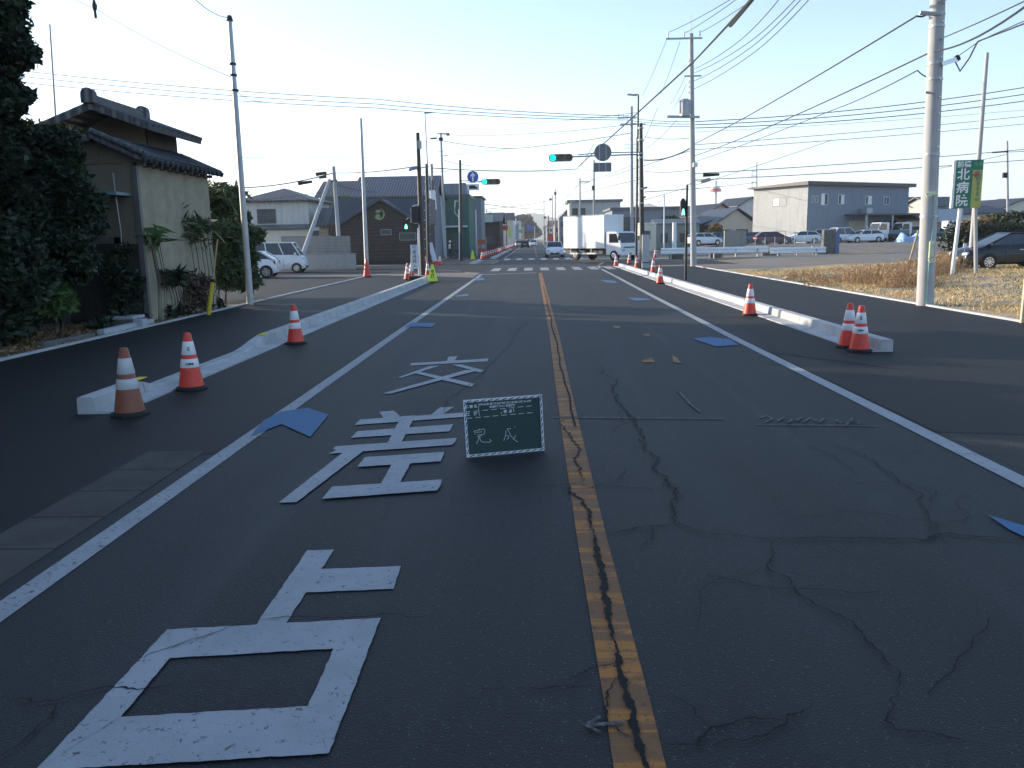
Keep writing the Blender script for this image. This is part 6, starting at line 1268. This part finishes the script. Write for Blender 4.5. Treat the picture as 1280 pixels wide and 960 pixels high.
# ============================================================ WIRES
def wire(A,B,sag,r=.012,label=None,name='overhead_wire',n=16,group='overhead wires',m_=None):
    A=P(*A) if isinstance(A,tuple) else A; B=P(*B) if isinstance(B,tuple) else B
    pts=[A+(B-A)*(i/n)-Vector((0,0,4*sag*(i/n)*(1-i/n))) for i in range(n+1)]
    b=MB(); b.tube(pts,r*1.25+.003,5); o=b.build(name,m_ or M_WIRE,origin=tuple(A)); return tag(o,label,'wire',group)
S=58
g1='three thin lines crossing high above the junction'
for i,(yl,ym,yr) in enumerate([(88,126,106),(95,132,114),(103,137,122)]):
    L_=['top','middle','lowest'][i]
    wire((-30,yl-6,S),(470,ym-2,S+6),.25,.018,f'{L_} of three thin lines crossing the sky left of the junction',group=g1); wire((470,ym-2,S+6),(785,145+i*2.5,66),.2,.018,f'{L_} of three thin lines between the left sky and the thin right pole',group=g1)
    wire((785,147+i*3,66),(867,152+i*3,52.3),.1,.014,f'{L_} of three thin lines between the two right utility poles',group=g1); wire((869,152+i*4,52.3),(1330,101+i*9,52),.35,.018,f'{L_} of three thin lines running right behind the thick pole',group=g1)
wire((722,209,95),(867,77,42),.02,.035,'thick black cable climbing from the right side poles towards the camera'); wire((867,77,42),(960,-24,22),.02,.03,'near overhead end of the thick black cable at the top')
wire((913,32,31.6),(944,-6,24.2),.0,.055,'dark wrapped sleeve on the thick cable at the top edge',name='cable_sleeve')
T0=21.3
def seq(pts,r,label,sag=.08,**k):
    P_=[P(*p) for p in pts]; full=[]
    for a_,b_ in zip(P_,P_[1:]):
        n=10; full+=[a_+(b_-a_)*(i/n)-Vector((0,0,4*sag*(i/n)*(1-i/n))) for i in range(n)]
    full.append(P_[-1]); b=MB(); b.tube(full,r if r>.018 else r*1.35+.002,5); return tag(b.build('overhead_wire',M_WIRE,origin=tuple(P_[0])),label,'wire','overhead wires')
seq([(868,180,52),(1146,20,T0),(1172,3,T0),(1260,-60,14)],.022,'thick cable from the transformer pole to the top of the thick concrete pole',.12)
seq([(868,195,52),(1166,64,T0),(1290,2,13)],.020,'straight heavy cable passing the front of the thick concrete pole',.15)
seq([(866,203,52),(1040,138,33),(1147,88,T0+.2),(1166,96,T0)],.010,'lower spiral wrapped cable ending at the thick pole',.06)
seq([(1193,75,T0),(1200,89,T0-.8),(1212,72,T0-1.5),(1222,52,T0-2),(1290,26,16)],.011,'cable looping right of the thick pole terminal',.0)
seq([(1195,72,T0),(1212,60,T0-1),(1222,53,T0-2),(1240,44,T0-3),(1290,22,16)],.006,'thin wrap line above the looping cable right of the thick pole',.0)
seq([(1172,50,T0),(1290,-3,14)],.008,'faint upper cable leaving the thick pole to the right edge',.02)
for i,(y0_,tx,x1_) in enumerate([(44,1010,0),(42,1100,0),(41,1150,0)]):
    a_=((837,40),(857,41),(877,40))[i]; seq([(*a_,52),((925,-8),(938,-14),(962,-16))[i]+(38,)],.012,['leftmost','middle','rightmost'][i]+' high line from the top insulators of the transformer pole',.08)
for i,(y0_,xm) in enumerate([(86,978),(91,999),(101,1006),(111,1016)]):
    seq([(868,y0_,52),(868+(xm-868)*.5,y0_*.56+4,40),(xm,-6,30)],.011,['first','second','third','fourth'][i]+' of four curving lines rising right from the transformer pole',.1)
for i,(a_,b_) in enumerate([((834,48),(803,120)),((850,52),(826,118)),((856,97),(838,130)),((858,105),(842,135)),((822,135),(800,185)),((846,150),(808,186))]): seq([(*a_,52),(*b_,60)],.009,['leftmost slanting drop line beside the transformer pole','second slanting drop line beside the transformer pole','third slanting drop line, from the lower arm','fourth slanting drop line, from the lower insulators','short line falling towards the right signal pole','short line falling from the transformer'][i],.1)
for i,(a_,b_,r_,lab) in enumerate([((-20,-60,35),(118,10,30),.006,'thin wire carrying the bird, left part'),((118,10,30),(288,96,25.5),.006,'thin wire from the bird down to the slim steel pole'),((60,-10,35),(175,48,33),.004,'short faint wire at the top left'),((240,-5,22),(286,22,25.5),.006,'thin wire reaching the tip of the slim steel pole'),
  ((294,113,25.5),(330,126,30),.005,'short line right of the slim steel pole'),((291,235,60),(417,216,60),.03,'cable sagging left from the short pole behind the block wall'),((418,216,60),(520,208,45),.025,'cable from the short pole to the dark left signal pole'),
  ((418,230,60),(470,240,64),.015,'lower short cable right of the short pole'),((300,251,64),(412,238,60),.015,'lower cable left of the short pole'),((-10,190,70),(330,196,70),.012,'faint low wire behind the old house'),((140,194,70),(520,196,75),.012,'faint low wire across the left sky'),
  ((553,176,86),(640,186,80),.022,'cable sagging right from the left transformer pole'),((640,186,80),(790,166,68),.02,'cable rising to the thin right pole'),((553,168,86),(640,168,80),.014,'upper faint line right of the left transformer pole'),((640,168,80),(792,155,68),.014,'upper faint line reaching the thin right pole'),
  ((555,194,86),(640,185,85),.014,'middle faint line above the blue arrow sign'),((540,210,73),(723,211,95),.03,'dark low cable between the left corner lamp and the bent pole'),((540,214,73),(742,213,95),.012,'thin line under the dark low cable'),
  ((725,209,95),(742,180,90),.02,'short bent cable on the right side poles'),((725,228,108),(742,223,95),.03,'short thick cable joining two poles above the truck'),((742,224,95),(790,206,68),.014,'line rising from the truck poles to the thin pole'),((707,247,140),(725,228,108),.02,'cable stepping down beyond the truck'),((705,268,150),(707,247,140),.02,'cable falling steeply beyond the truck'),
  ((695,240,170),(867,187,52),.016,'long line from the far pole to the transformer pole'),((680,250,230),(800,224,60),.016,'long faint line above the truck'),((805,200,55),(865,184,52),.03,'cable arching into the transformer pole'),((805,250,60),(1040,175,52),.010,'faint slanting line behind the transformer pole'),
  ((806,171,60),(866,172,52),.012,'thin level line between signal pole and transformer pole'),((869,217,52),(1330,182,60),.016,'upper of two faint lines above the workshop roof'),((869,225,52),(1330,196,60),.016,'lower of two faint lines above the workshop roof'),((869,181,52),(1330,140,60),.012,'faint line below the three right hand lines'),((869,187,52),(1330,150,60),.012,'second faint line below the three right hand lines'),
  ((806,214,60),(866,212,52),.012,'short line left of the meter box'),((806,240,60),(945,228,140),.02,'faint line to the antenna pole'),((1260,190,75),(1330,182,70),.02,'line leaving the distant far right pole'),((1150,214,110),(1258,193,75),.02,'line reaching the distant far right pole'),
  ((570,250,110),(680,262,230),.04,'faint low wires across the far street'),((600,262,120),(690,250,200),.03,'faint rising wire across the far street'),((555,200,86),(590,207,95),.02,'stub line right of the left transformer pole'),((640,155,80),(800,140,60),.01,'very faint line above the green light'),((870,165,52),(1330,133,52),.006,'very faint line under the lowest of the three')]):
    wire(a_,b_,.12 if r_<.03 else .25,r_,lab)
